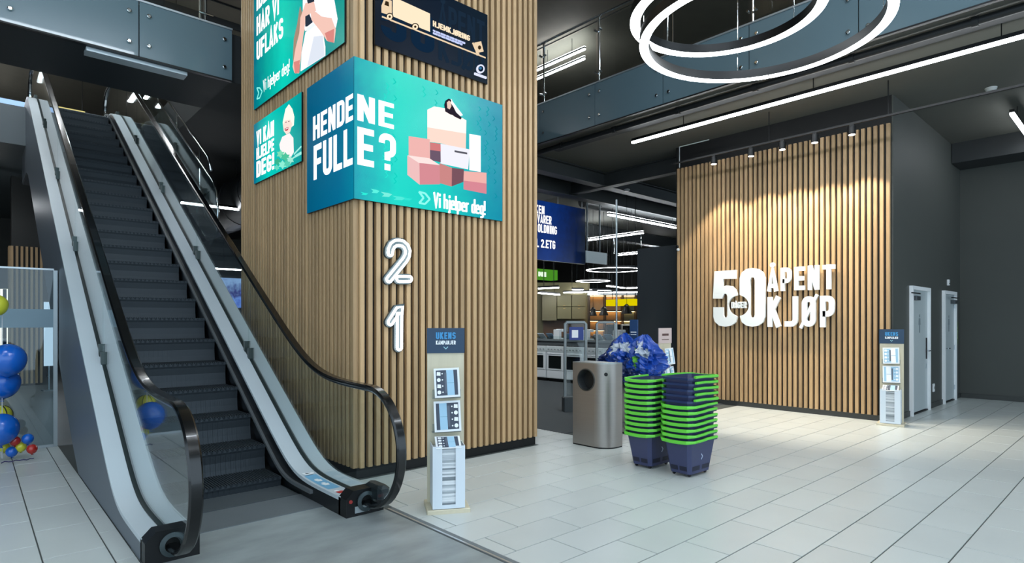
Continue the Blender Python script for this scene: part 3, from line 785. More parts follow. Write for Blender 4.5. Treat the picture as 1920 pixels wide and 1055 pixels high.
# corner screen
cs = empty('corner_screen', (2.67, 5.14, 2.673), label='big teal corner screen reading HENDENE FULLE? with stacked parcels', cat='screen')
SX, SY, Z0, Z1 = 2.672, 5.14, 2.673, 4.018
MB().prism([(SX+.004, SY+.004), (4.545, SY+.004), (4.545, 5.168), (SX+.026, 5.168), (SX+.026, 6.2), (SX+.004, 6.2)], FR_TOP(0), Z0, Z1).build('case', CASE, cs)
g1 = gradient('screen_right', [(0,'#00a2b4'),(.25,'#00dccb'),(.6,'#00cdc4'),(.85,'#009fb4'),(1,'#0090ac')], 0, 0, 1.87, 1.0, .16)
g2 = gradient('screen_left', [(0,'#00809f'),(.3,'#006a92'),(1,'#00597e')], 1, 0, 1.06, 1.0, .12)
MB().add([(SX+.002,SY,Z0),(4.545,SY,Z0),(4.545,SY,Z1),(SX+.002,SY,Z1)], [(0,1,2,3)]).build('display_panel', g1, cs)
MB().add([(SX,SY+.002,Z0),(SX,SY+.002,Z1),(SX,6.2,Z1),(SX,6.2,Z0)], [(0,1,2,3)]).build('display_panel', g2, cs)
pl = Print(FR_X(SX, SY))
letters('HENDE', FR_X(SX, SY), -.90, 3.42, .25, .885, W1, .17, .09, cs)
letters('FULL', FR_X(SX, SY), -.885, 3.0, .36, .86, W1, .17, .09, cs)
p = Print(FR_Y(SY, 0, 0))
# faint rows of small arrows over the ground colour
rc = random.Random(3)
for cx_, lo_, hi_, mm_ in ((3.0, 2.95, 3.95, '2be9d6'), (3.08, 2.85, 3.9, '12d6c6'), (4.18, 3.45, 3.92, '0fb6bd'), (4.30, 3.2, 3.95, '0aa8b4'), (4.42, 2.95, 3.85, '0898ac'), (3.45, 3.75, 3.97, '20e4d0'), (3.6, 3.7, 3.95, '10cfc4')):
    z_ = lo_
    while z_ < hi_:
        if rc.random() < .6:
            xx = cx_ + rc.uniform(-.03, .03); w_ = .028
            p.c -= .0004
            p.poly([(xx,z_+.028),(xx+.012,z_+.028),(xx+w_+.012,z_),(xx+.012,z_-.028),(xx,z_-.028),(xx+w_,z_)], ec(mm_))
        z_ += .055
p.c += .001
p.build('arrow_pattern', cs)['kind'] = 'stuff'
letters('NE', FR_Y(SY), SX+.035, 3.42, .25, .40, W1, .17, .09, cs)
letters('E?', FR_Y(SY), SX+.035, 3.0, .36, .42, W1, .17, .13, cs)
def C3(x, y): return on_y(740 + x/4.219, 170 + y/4.219, SY)
def pp(pr, f, pts, m): pr.poly([f(*q) for q in pts], m)
# bright swirl of arrows along the foot
for i, (x, y, w, h) in enumerate(((-270, 800, 60, 26), (-190, 775, 70, 36), (-110, 800, 90, 40), (-20, 830, 110, 36), (60, 842, 80, 26))):
    pp(p, C3, [(x,y),(x+w*.6,y+8),(x+w,y+h*.5),(x+w*.7,y+h),(x+w*.1,y+h-4),(x+w*.3,y+h*.5)], ec(('2ff0dc','5ff5e4','7df2e2','55eede','35e8d8')[i]))
pp(p, C3, [(258,150),(310,125),(400,140),(565,235),(563,340),(258,290)], ec('fff3ec', 1.15))
pp(p, C3, [(258,290),(563,340),(560,470),(365,415),(275,405),(258,390)], ec('ffdccd', 1.05))
pp(p, C3, [(110,360),(275,385),(278,540),(110,510)], ec('f4b9b4'))
pp(p, C3, [(280,410),(360,420),(362,480),(280,470)], ec('d77f80'))
pp(p, C3, [(280,470),(360,480),(362,565),(280,548)], ec('6f5a6d'))
pp(p, C3, [(590,342),(678,358),(678,642),(590,628)], ec('ffffff', 1.2))
pp(p, C3, [(355,575),(450,610),(448,757),(355,730)], ec('cf8a88'))
pp(p, C3, [(450,610),(545,622),(540,722),(448,757)], ec('7b5560'))
pp(p, C3, [(362,420),(590,465),(578,622),(362,575)], ec('f1f1fa', 1.05))
pp(p, C3, [(470,472),(570,490),(570,505),(470,487)], ec('5b5b66'))
pp(p, C3, [(100,515),(192,575),(195,742),(100,665)], ec('f3c3c2'))
pp(p, C3, [(192,572),(352,590),(354,740),(195,742)], ec('da8f97'))
pp(p, C3, [(100,512),(270,535),(352,588),(192,573)], ec('ffe9e5'))
pp(p, C3, [(545,637),(722,650),(722,735),(545,712)], ec('f4b7b0'))
pp(p, C3, [(545,712),(722,735),(722,815),(545,780)], ec('dc8b98'))
p.build('parcel_picture', cs)
# a person peeping over the topmost parcel
HAIR = ec('2a2330'); SKIN = ec('f0cfc0')
pp(p, C3, [(392,110),(402,78),(425,64),(448,80),(455,120),(480,170),(470,195),(440,190),(398,165)], HAIR)
pp(p, C3, [(408,95),(425,80),(440,92),(444,125),(430,150),(412,140)], SKIN)
pp(p, C3, [(444,68),(455,90),(535,195),(512,205),(486,170),(440,100)], ec('ffffff', 1.1))
pp(p, C3, [(440,180),(480,172),(525,215),(518,228),(470,205)], HAIR)
p.build('person_picture', cs)
# chevron and slogan
CH = ec('8df5ea', 1.1)
for a, b in (((190,800),(238,812)), ((238,812),(275,858)), ((275,858),(236,897)), ((236,897),(192,888)), ((192,888),(225,848)), ((225,848),(190,800))):
    p.line(C3(*a), C3(*b), .016, CH)
x0, z0 = C3(305, 915); x1, _ = C3(712, 985)
p.build('chevron_mark', cs)
p.text('Vi hjelper deg!', x0, z0-.005, .155, x1-x0, W1, .115, .09)
p.build('lettering', cs)

# upper left screen
def scr(name, label, fr, a0, a1, z0, z1, m, back=.02):
    O, r, u, n = fr
    root = empty(name, O + r*((a0+a1)/2) + u*z0, label=label, cat='screen')
    b = MB(); b.prism([(a0,z0),(a1,z0),(a1,z1),(a0,z1)], fr, -back, -.001); b.build('case', CASE, root)
    b = MB(); b.prism([(a0,z0),(a1,z0),(a1,z1),(a0,z1)], fr, -.0008, 0); b.build('display_panel', m, root)
    return root
LX = 2.675
ga = gradient('screen_upper', [(0,'#00998f'),(.25,'#008f97'),(.6,'#00d2bd'),(.8,'#00a99f'),(1,'#006a84')], 1, -1.25, 1.3, 1.0, .1)
s1 = scr('wall_screen', 'teal screen high on the column reading IBLANT HAR VI UFLAKS beside a photographing person', FR_X(LX), -7.83, -5.34, 4.22, 5.75, ga)
p = Print(FR_X(LX))
def C1(x, y): return on_x(460 + x/4.795, y/4.795, LX)
a0, zb = C1(103, 570); a1, _ = C1(340, 400); letters('UFLAKS', FR_X(LX), a0, 4.815, .235, a1-a0, W1, .17, .09, s1)
a1, _ = C1(302, 230); letters('HAR VI', FR_X(LX), a0, 5.13, .235, a1-a0, W1, .17, .09, s1)
a1, _ = C1(335, 70); letters('IBLANT', FR_X(LX), a0, 5.445, .235, a1-a0, W1, .17, .09, s1)
a0, _ = C1(160, 850); a1, _ = C1(398, 700); p.text('Vi hjelper deg!', a0, 4.36, .14, a1-a0, W1, .12)
for q, r_ in (((105,790),(130,790)), ((130,790),(152,822)), ((152,822),(130,880)), ((130,880),(105,890)), ((105,890),(122,835)), ((122,835),(105,790))):
    p.line(C1(*q), C1(*r_), .016, CH)
p.build('lettering', s1)
SH = ec('f6f7fb', 1.15); SH2 = ec('dfe6f2', 1.05); SK1 = ec('f3c6b8', 1.05); SK2 = ec('e08c84'); HR1 = ec('a98f7b'); DK = ec('2b3646')
pp(p, C1, [(520,0),(640,-60),(790,-60),(830,170),(815,250),(730,200),(640,220),(540,280),(520,180)], SH)
pp(p, C1, [(545,290),(640,225),(700,300),(720,420),(720,500),(500,640),(510,470)], SH)
pp(p, C1, [(620,330),(700,320),(718,500),(560,600)], SH2)
pp(p, C1, [(495,60),(520,150),(500,260),(460,380),(445,560),(432,540),(440,350),(470,220)], HR1)
pp(p, C1, [(500,160),(545,30),(620,10),(640,100),(590,120),(545,200),(520,330),(500,520),(480,660),(445,655),(430,600),(455,440),(490,300)], SK1)
pp(p, C1, [(440,560),(495,540),(485,655),(450,660)], SK2)
pp(p, C1, [(590,90),(640,110),(690,150),(780,165),(815,260),(800,385),(740,370),(680,280),(600,180)], SK1)
pp(p, C1, [(720,300),(805,260),(800,385),(745,372)], SK2)
pp(p, C1, [(545,150),(580,130),(610,200),(560,240),(545,240)], DK)
pp(p, C1, [(552,262),(620,210),(632,230),(560,292)], ec('e9f2fb', 1.1))
pp(p, C1, [(560,5),(620,-20),(625,15),(570,35)], DK)
p.build('picture', s1)

# lower left screen
gb = gradient('screen_lower', [(0,'#009a9a'),(.3,'#00b9b0'),(.65,'#00cfc0'),(1,'#006b8c')], 1, -.72, .75, 1.0, .12)
s2 = scr('wall_screen', 'small teal screen low on the column reading VI KAN HJELPE DEG! beside a child', FR_X(LX), -7.83, -6.352, 3.27, 4.03, gb)
p = Print(FR_X(LX))
def C4(x, y): return on_x(460 + x/5.55, 170 + y/5.55, LX)
a0, _ = C4(118, 500); a1, _ = C4(300, 400)
letters('VI KAN', FR_X(LX), a0, 3.735, .185, a1-a0, W1, .19, .09, s2)
letters('HJELPE', FR_X(LX), a0, 3.56, .145, a1-a0, W1, .19, .09, s2)
letters('DEG!', FR_X(LX), a0, 3.335, .20, a1-a0, W1, .19, .09, s2)
pp(p, C4, [(355,560),(385,480),(460,440),(500,490),(505,640),(470,700),(370,650)], ec('f4efee', 1.1))
pp(p, C4, [(390,330),(420,190),(455,140),(490,190),(510,270),(505,360),(450,400),(400,410)], ec('fff3e0', 1.2))
pp(p, C4, [(395,350),(415,310),(470,300),(490,345),(465,430),(430,455),(402,420)], ec('fbdcd2', 1.1))
pp(p, C4, [(412,392),(450,378),(448,408),(425,420),(412,410)], ec('c04a5c'))
pp(p, C4, [(418,396),(446,386),(442,396),(422,404)], ec('ffffff', 1.1))
pp(p, C4, [(420,328),(430,322),(432,330),(421,335)], ec('6b5560')); pp(p, C4, [(448,318),(462,314),(462,322),(449,326)], ec('6b5560'))
for k_, (x, y, r_) in enumerate(((370,660,45),(420,690,50),(470,720,40),(340,740,40),(390,770,45),(440,760,40),(330,800,30))):
    pp(p, C4, [(x+r_*math.cos(R(a))*(.6+.4*((a//30) % 2)), y+r_*math.sin(R(a))*(.6+.4*((a//30) % 2))) for a in range(0, 360, 30)], ec(('7fe0b8','4fc79e','a8eeda','38b58f','8ff0d8','5ad0b4','65dcc2')[k_]))
for q, r_ in (((510,660),(585,580)), ((520,680),(585,640)), ((500,700),(585,655))): p.line(C4(*q), C4(*r_), .014, ec('9ff2e6', 1.0))
p.build('picture', s2)

# dark screen with the lorry
DY = 5.145
gdk = gradient('screen_dark', [(0,'#0a1626'),(.5,'#0d1c2e'),(1,'#10202e')], 0, -.72, .72, 1.0, .2, .006)
s3 = scr('wall_screen', 'dark navy screen on the column showing a tan lorry and HJEMKJØRING', FR_Y(DY), 2.897, 4.325, 4.20, 4.985, gdk)
p = Print(FR_Y(DY))
def C2(x, y): return on_y(690 + x/6.592, y/6.592, DY)
FT = ec('1b2c3e')
x0, _ = C2(870, 330); x1, _ = C2(1440, 400); p.text('ÅPENT', x0, 4.62, .27, x1-x0, FT, .17)
p.text('KJØP', x0, 4.28, .25, x1-x0, FT, .17)
x0, _ = C2(160, 330); x1, _ = C2(820, 600); p.text('50', x0, 4.30, .42, x1-x0, ec('112840'), .2)
p.build('ghost_lettering', s3)
TAN = ec('f3d8b4', 1.0); TAN2 = ec('ffe9c8', 1.05)
pp(p, C2, [(165,70),(200,-20),(292,10),(292,197),(165,157)], TAN)
pp(p, C2, [(215,12),(254,26),(258,82),(200,62)], ec('3a2c1c'))
pp(p, C2, [(305,-40),(765,170),(765,395),(305,203)], TAN2)
for cx, cy in ((265, 208), (580, 333)):
    pp(p, C2, [(cx+47*math.cos(R(a)), cy+47*math.sin(R(a))) for a in range(0, 360, 20)], ec('1a130c'))
    pp(p, C2, [(cx+35*math.cos(R(a)), cy+35*math.sin(R(a))) for a in range(0, 360, 20)], TAN2)
    pp(p, C2, [(cx+15*math.cos(R(a)), cy+15*math.sin(R(a))) for a in range(0, 360, 30)], ec('3a2c1c'))
p.line(C2(170, 207), C2(1450, 715), .014, TAN)
p.build('lorry_picture', s3)
x0, z0 = C2(800, 318); x1, _ = C2(1255, 490)
p.text('HJEMKJØRING', x0, z0-.005, .058, x1-x0, TAN2, .17)
for j, (ya, yb, xe) in enumerate(((378, 540, 1195), (410, 558, 1160))):
    x0, z0 = C2(800, ya); x1, z1 = C2(xe, yb); x = x0
    i = 0
    while x < x1:
        wdt = .03 + .035*((i*7+j*3) % 5)/4; p.line((x, z0), (min(x+wdt, x1), z0), .017, ec('c9d4ff', 1.0)); x += wdt + .010; i += 1
p.build('lettering', s3)
p.line(C2(1290, 530), C2(1345, 660), .012, TAN)
pp(p, C2, [(1312,530),(1388,515),(1420,640),(1332,658)], TAN)
pp(p, C2, [(1368+20*math.cos(R(a)), 592+26*math.sin(R(a))) for a in range(0, 360, 30)], ec('3a2c1c'))
pp(p, C2, [(1350+16*math.cos(R(a)), 672+16*math.sin(R(a))) for a in range(0, 360, 30)], TAN)
p.build('washer_picture', s3)
pp(p, C2, [(1383+48*math.cos(R(a)), 855+54*math.sin(R(a))) for a in range(0, 360, 15)], ec('dfe4ff', 1.1))
pp(p, C2, [(1383+31*math.cos(R(a)), 855+35*math.sin(R(a))) for a in range(0, 360, 15)], ec('0d1c2e'))
pp(p, C2, [(1378+17*math.cos(R(a)), 848+17*math.sin(R(a))) for a in range(0, 360, 30)], ec('3c78a8'))
p.line(C2(1310, 912), C2(1455, 965), .022, ec('dfe4ff', 1.1))
p.build('picture', s3)

# ------------------------------------------------------------------ neon floor numbers
NEON = emit('neon_white', '#f4fbff', 7.0)
NBACK = mat('neon_backing', '#39464a', .35)
def neon(name, label, strokes, y=5.115):
    def c(x, yy): return on_y(700 + x/4.4, 430 + yy/4.4, y)
    ctr = [[Vector(c(*q)) for q in s] for s in strokes]
    o = sum((q for s in ctr for q in s), Vector((0,0)))/sum(len(s) for s in ctr)
    root = empty(name, (o.x, y, min(q.y for s in ctr for q in s)), label=label, cat='neon sign')
    fr = FR_Y(y)
    for i, s in enumerate(ctr):
        b = MB(); b.prism(outline(s, .052), fr, -.048-.002*i, -.018-.003*i); b.build('backing', NBACK, root)
        ol = outline(s, .026)
        b = MB(); b.tube([(q[0], y-.002*i, q[1]) for q in ol], .0125, 8, closed=True); b.build('neon_tube', NEON, root, smooth=True)
neon('neon_number', 'glowing white neon numeral 2 on the slatted column',
     [[(140,195),(143,165),(160,130),(185,112),(212,108),(245,116),(270,138),(285,175),(280,215),(262,250),(130,412)], [(212,408),(298,408)]])
neon('neon_number', 'glowing white neon numeral 1 on the slatted column below the 2', [[(142,765),(205,665),(222,662),(217,700),(215,972)]])

# ------------------------------------------------------------------ letters on the back wall
sg = empty('wall_sign', (10.17, 4.5, 1.42), label='white raised letters reading 50 DAGER ÅPENT KJØP on the slatted wall', cat='sign')
SIGN = mat('sign_white', '#eef3f3', .4)
fr = FR_X(10.155)
def C6(x, y): return on_x(1320 + x/7.033, 480 + y/7.033, 10.12)
cut = [(458+135*math.cos(R(a)), 652+135*math.sin(R(a))) for a in range(262, 97, -11)]
five = [(140,200),(425,180),(425,298),(255,300),(255,400),(300,385),(370,395),(420,440),(440,500)] + cut + \
       [(440,800),(420,870),(360,915),(280,930),(200,915),(145,865),(125,800),(125,672),(255,672),(258,780),(270,806),(285,812),(300,806),(311,780),(311,530),(300,502),(285,492),(265,502),(252,530),(240,560),(120,560)]
cut2 = [(458+135*math.cos(R(a)), 652+135*math.sin(R(a))) for a in range(82, -83, -11)]
zero = [(472,290),(500,215),(560,170),(640,155),(720,170),(780,215),(806,290),(806,800),(780,870),(720,915),(640,930),(560,915),(500,870),(476,800)] + cut2 + [(472,510)]
hole = [(610,320),(622,285),(642,275),(662,285),(672,320),(672,770),(662,800),(640,812),(618,800),(610,770)]
th = .045
b = MB(); b.prism([C6(*q) for q in five], fr, 0, th); b.build('digit', SIGN, sg)
# the zero: split into a left and a right half round its counter
left0 = [(640,155),(560,170),(500,215),(472,290),(472,510)] + cut2[::-1] + [(476,800),(500,870),(560,915),(640,930),(640,812),(618,800),(610,770),(610,320),(622,285),(640,276)]
right0 = [(640,155),(720,170),(780,215),(806,290),(806,800),(780,870),(720,915),(640,930),(640,812),(662,800),(672,770),(672,320),(662,285),(640,276)]
b = MB(); b.prism([C6(*q) for q in left0][::-1], fr, 0, th); b.prism([C6(*q) for q in right0], fr, 0, th); b.build('digit', SIGN, sg)
a0, z0 = C6(362, 688); a1, _ = C6(560, 688)
b = MB(); text(b, 'DAGER', fr, a0, z0, .115, a1-a0, .19, .08, 0, th); b.build('small_lettering', SIGN, sg)
for i, (wd, za, hh) in enumerate((('ÅPENT', 2.03, .40), ('KJØP', 1.423, .515))):
    g = [glyph(ch, .21)[1] for ch in wd]; gap = .11
    tot = sum(g) + gap*(len(wd)-1); sx = 1.085/tot; cx = -4.565
    for ch, ww in zip(wd, g):
        b = MB()
        for j, (pts, cl) in enumerate(glyph(ch, .21)[0]):
            ribbon(b, pts, cl, (.10 if len(pts) == 2 else .18) if ch == 'Ø' else .08 if (ch == 'Å' and j == 2) else .18, fr, .001*j, th + .0015*j, sx, hh, cx, za)
        b.build('letter', SIGN, sg); cx += (ww+gap)*sx
# ------------------------------------------------------------------ leaflet stands
PLY = mat('birch_ply', '#cfc6ad', .5, var=.08, scale=5, stretch=(6,6,.6))
ACR = glass('frosted_acrylic', (.80,.84,.86), 1.2, .3)
ACW = mat('acrylic_white', '#d9e2ea', .35, alpha=1)
PAPER = mat('paper_white', '#e8ecef', .6)
NAVY = mat('print_navy', '#26405a', .5); NAVY2 = mat('print_dark', '#3d4656', .5); SKY = mat('print_sky', '#9fc6dd', .5); CYAN = mat('print_cyan', '#3f92c8', .5); PWHITE = mat('print_white', '#f2f5f7', .5)
GREYP = [mat('paper_edge_%d' % i, c, .7) for i, c in enumerate(('#dfe3e6', '#a3abb0', '#7f888e', '#bcc3c8'))]
def brochure(label, parent_loc, rz, loc, w, h, tilt, flip, group, pale=False):
    root = empty('leaflet', (0,0,0), label=label, cat='leaflet', group=group)
    M = Matrix.Translation(parent_loc) @ Matrix.Rotation(rz, 4, 'Z') @ Matrix.Translation(loc) @ Matrix.Rotation(R(-8), 4, 'X') @ Matrix.Rotation(R(tilt), 4, 'Y')
    root.matrix_world = M
    f = -1 if flip else 1
    b = MB(); b.box(-w/2, w/2, -.006, 0, -h/2, h/2); b.build('pages', PAPER, root, local=True)
    fr = (Vector((0,-.006,0)), X, Z, -Y)
    q = Print(fr)
    mw, mh = w*.84, h*.86
    q.poly([(-mw/2,-mh/2),(mw/2,-mh/2),(mw/2,mh/2),(-mw/2,mh/2)], SKY if pale else NAVY2)
    xa = f*mw*.17
    q.poly([(xa-mw*.17,-mh/2),(xa+mw*.17,-mh/2),(xa+mw*.15,mh/2),(xa-mw*.19,mh/2)], PWHITE if pale else SKY)
    q.poly([(xa-mw*.16,-mh*.02),(xa+mw*.16,-mh*.02),(xa+mw*.16,0),(xa-mw*.16,0)], mat('print_teal', '#7fa9c0', .5))
    q.poly([(xa-f*mw*.23-mw*.05,-mh*.4),(xa-f*mw*.23+mw*.05,-mh*.4),(xa-f*mw*.23+mw*.05,mh*.4),(xa-f*mw*.23-mw*.05,mh*.4)], mat('print_mid', '#59616f', .5))
    for i in range(4):
        zc = -mh*.37 + i*mh*.245
        q.poly([(-f*mw*.38+c[0]*mw*.09, zc+c[1]*mh*.08) for c in ([(-1,-.8),(1,-1),(1,.8),(-.8,1)] if i % 2 else circ(0,0,1,n=10))], PWHITE)
        q.poly([(-f*mw*.21+c[0]*mw*.035, zc+c[1]*mh*.03) for c in circ(0,0,1,n=8)], PWHITE)
    q.build('cover_print', root) if False else q.mb.build('cover_print', q.mats, root, local=True)
    return root
def stand(label, where, loc, rz, W=.30, hb=1.25, ht=1.455, full=True, pink=False, pale=False, sheets=26):
    r = empty('leaflet_stand', loc, rz, label, 'leaflet stand')
    MB().bbox(-W/2-.02, W/2+.02, -.16, .16, 0, .035, .006).build('base', PLY, r, local=True)
    MB().box(-W/2, W/2, .06, .08, .035, hb).build('board', PLY, r, local=True)
    hd = MB().box(-W/2-.004, W/2+.004, .052, .066, hb, ht)
    hd = hd.build('header_sign', mat('header_pink', '#c9b6b2', .6) if pink else NAVY, r, local=True)
    fr = (Vector((0, .052, 0)), X, Z, -Y)
    if pink:
        b = MB(); b.box(-W*.26, W*.26, .050, .052, hb+.11, hb+.14).box(-W*.28, W*.28, .050, .052, hb+.05, hb+.06).build('printed_lines', mat('print_brown', '#5a4340', .6), hd, local=True)
    else:
        b = MB(); text(b, 'UKENS', fr, -W*.27, hb+.115, .055, W*.54, .2, .1).build('lettering', CYAN, hd, local=True)
        b = MB(); text(b, 'KAMPANJER', fr, -W*.27, hb+.07, .032, W*.54, .2, .1).build('lettering', PWHITE, hd, local=True)
        b = MB(); ribbon(b, [(-.018,hb+.052),(0,hb+.034),(.018,hb+.052)], False, .006, fr, 0, .002); b.build('arrow_mark', mat('print_arrow', '#9fd0d8', .5), hd, local=True)
    for z in (1.01, .735):
        h = MB().box(-.115, .115, -.012, -.008, z-.12, z-.05).box(-.115, .115, -.012, .06, z-.124, z-.12)
        h.build('leaflet_holder', ACR, r, local=True)
    # box of newspapers: clear walls with an open slot at the front
    B = MB(); bw, z0, z1 = .255, .04, .53
    B.box(-bw/2, -bw/2+.075, -.155, -.150, z0, z1).box(bw/2-.075, bw/2, -.155, -.150, z0, z1)
    B.box(-bw/2, -bw/2+.005, -.150, .055, z0, z1).box(bw/2-.005, bw/2, -.150, .055, z0, z1).box(-bw/2+.075, bw/2-.075, -.155, -.150, z0, z0+.03)
    B.build('paper_box', ACW, r, local=True)
    brochure('leaflet in the upper holder of the %s' % where, loc, rz, (0, -.022, 1.015), .205, .235, -2, False, None, pale)
    brochure('leaflet in the lower holder of the %s' % where, loc, rz, (.004, -.022, .745), .215, .245, -1.5, True, None, pale)
    if full:
        z = .04; i = 0
        while z < .50:
            t = .011 + .007*((i*5) % 3)/2
            n_ = MB().bbox(-.115, .115, -.10, .10, 0, t-.0008, .002)
            o = n_.build('newspaper', GREYP[random.choice((0,1,1,2,3,3))], org=(0,0,0))
            M = Matrix.Translation(loc) @ Matrix.Rotation(rz + R(((i*37) % 9)-4)*.25, 4, 'Z') @ Matrix.Translation((0, -.045, z))
            o.matrix_world = M
            tag(o, 'newspaper lying in the pile in the clear box of the %s' % where, 'newspaper', 'newspapers in the box of the %s' % where)
            z += t; i += 1
        brochure('newspaper lying open on top of the pile in the %s' % where, Vector(loc), rz, (0, -.09, .545), .20, .15, 0, False, None).rotation_euler.x = R(-62)
    return r
stand('pale wooden leaflet stand with navy UKENS header before the column', 'stand before the column', Vector((2.845, 3.90, 0)), R(-29.2))
stand('pale wooden leaflet stand with navy UKENS header beside the doors', 'stand beside the doors', Vector((9.96, 2.66, 0)), R(-80), hb=1.19, ht=1.40, pale=True)
stand('pale wooden leaflet stand with pinkish header behind the baskets', 'stand behind the baskets', Vector((7.42, 4.78, 0)), R(-2), hb=1.20, ht=1.42, full=False, pink=True, pale=True)

# ------------------------------------------------------------------ steel litter bin
lb = empty('litter_bin', (5.64, 4.63, 0), label='brushed steel litter bin with round opening and rounded side', cat='litter bin')
BS = mat('bin_steel', '#a5a09b', .42, .8, var=.05, scale=3, stretch=(1,1,20)); 
plan = [(5.50,4.905),(5.80,4.905),(5.80,4.375)] + [(5.69+.19*math.cos(R(a)), 4.565+.19*math.sin(R(a))) for a in range(270, 179, -10)]
plan = [(5.80,4.905),(5.50,4.905)] + [(5.69+.19*math.cos(R(a)), 4.565+.19*math.sin(R(a))) for a in range(180, 271, 9)] + [(5.80,4.375)]
H = 1.005; n = len(plan); b = MB()
vs = [(x,y,.015) for x,y in plan] + [(x,y,H) for x,y in plan]
side_f = [(i, i+1, n+i+1, n+i) for i in range(n-1) if i != 1] + [(n-1, 0, n, 2*n-1)]
b.add(vs, side_f)
# front face with a round hole
hc = (4.690, .806); hr = .125; N = 40
y0f, y1f = 4.905, plan[2][1]
ring = []; outer = []
for i in range(N):
    a = 2*math.pi*i/N; c_, s_ = math.cos(a), math.sin(a)
    ring.append((5.50, hc[0]+hr*c_, hc[1]+hr*s_))
    ty = ((y0f-hc[0]) if c_ > 0 else (y1f-hc[0]))/c_ if abs(c_) > 1e-6 else 1e9
    tz = ((H-hc[1]) if s_ > 0 else (.55-hc[1]))/s_ if abs(s_) > 1e-6 else 1e9
    t = min(ty, tz); outer.append((5.50, hc[0]+t*c_, hc[1]+t*s_))
b.add(ring + outer, [(i, (i+1) % N, N+(i+1) % N, N+i) for i in range(N)])
for cy, cz in ((y0f, H), (y1f, H)):   # corner fillets of the upper front
    aa = [p_ for p_ in outer if abs(p_[1]-cy) < 1e-6 and p_[2] > hc[1]]; bb = [p_ for p_ in outer if abs(p_[2]-H) < 1e-6 and (p_[1]-hc[0])*(cy-hc[0]) > 0]
    if aa and bb: b.add([max(aa, key=lambda q: q[2]), (5.50, cy, cz), (max if cy > hc[0] else min)(bb, key=lambda q: q[1])], [(0,1,2)])
for cy in (y0f, y1f):
    aa = [p_ for p_ in outer if abs(p_[1]-cy) < 1e-6 and p_[2] < hc[1]]; bb = [p_ for p_ in outer if abs(p_[2]-.55) < 1e-6 and (p_[1]-hc[0])*(cy-hc[0]) > 0]
    if aa and bb: b.add([min(aa, key=lambda q: q[2]), (5.50, cy, .55), (max if cy > hc[0] else min)(bb, key=lambda q: q[1])], [(0,1,2)])
b.add([(5.50,y0f,.015),(5.50,y1f,.015),(5.50,y1f,.55),(5.50,y0f,.55)], [(0,1,2,3)])
b.build('body', BS, lb, smooth='auto')
b = MB(); b.prism([(x, y) for x, y in plan], FR_TOP(0), H, H+.012); b.build('lid', mat('bin_lid', '#aab2b3', .4, .8), lb)
b = MB(); b.prism([(x+.01*(5.65-x), y+.01*(4.64-y)) for x, y in plan], FR_TOP(0), 0, .015); b.build('plinth', BLKMET, lb)
b = MB(); b.lathe([(hr+.012,-.002),(hr+.012,.006),(hr,.008),(hr-.004,.0),(hr-.006,-.12),(.001,-.121)], (5.50, hc[0], hc[1]), 36, (-Y, Z, -X), cap=False); b.build('opening_ring', mat('bin_ring', '#5c6062', .35, .8), lb, smooth='auto')
b = MB(); b.lathe([(hr-.008,-.10),(hr-.008,-.095),(.001,-.094)], (5.50, hc[0], hc[1]), 30, (-Y, Z, -X)); b.build('opening_flap', mat('flap_black', '#0c0e0f', .5), lb)
la = R(225); lp = Vector((5.69+.19*math.cos(la), 4.565+.19*math.sin(la), .885)); ln = Vector((math.cos(la), math.sin(la), 0)); lr = Vector((-ln.y, ln.x, 0))
b = MB(); b.lathe([(.022,0),(.022,.006),(.016,.012),(.002,.012)], lp, 16, (lr, Z, ln)); b.build('lock', mat('lock_black', '#101314', .25), lb, smooth='auto')

# ------------------------------------------------------------------ shopping baskets
BNAVY = mat('basket_navy', '#3a4063', .42, var=.06); BNAV2 = mat('basket_rim_navy', '#22345c', .38); BGRN = mat('basket_green', '#69d344', .4)
def taper_box(b, bw, bl, tw, tl, h, c, z0=0):
    def ring(w, l, z): return [(w/2-c,-l/2,z),(w/2,-l/2+c,z),(w/2,l/2-c,z),(w/2-c,l/2,z),(-w/2+c,l/2,z),(-w/2,l/2-c,z),(-w/2,-l/2+c,z),(-w/2+c,-l/2,z)]
    t = .004
    vs = ring(bw,bl,z0) + ring(tw,tl,h) + ring(tw-2*t,tl-2*t,h) + ring(bw-2*t,bl-2*t,z0+.006)
    fs = [tuple(range(7,-1,-1)), tuple(range(24,32))]
    for k in (0, 8, 16):
        for i in range(8): j = (i+1) % 8; fs.append((k+i, k+j, k+8+j, k+8+i))
    b.add(vs, fs)
BW, BL, TW, TL, BH = .36, .235, .475, .305, .355
tb = MB(); taper_box(tb, BW, BL, TW, TL, BH, .03, .03); tub_me = tb.mesh('tub', BNAVY)
# rim lip
rb = MB()
def ringp(w, l, c=.035): return [(w/2-c,-l/2),(w/2,-l/2+c),(w/2,l/2-c),(w/2-c,l/2),(-w/2+c,l/2),(-w/2,l/2-c),(-w/2,-l/2+c),(-w/2+c,-l/2)]
o_, i_ = ringp(TW+.045, TL+.04), ringp(TW-.004, TL-.004)
vs = [(x,y,BH-.018) for x,y in o_] + [(x,y,BH+.004) for x,y in o_] + [(x,y,BH+.004) for x,y in i_] + [(x,y,BH-.018) for x,y in i_]
rb.add(vs, [(k*8+i, k*8+(i+1) % 8, ((k+1) % 4)*8+(i+1) % 8, ((k+1) % 4)*8+i) for k in range(4) for i in range(8)])
rim_me = rb.mesh('rim', BNAV2)
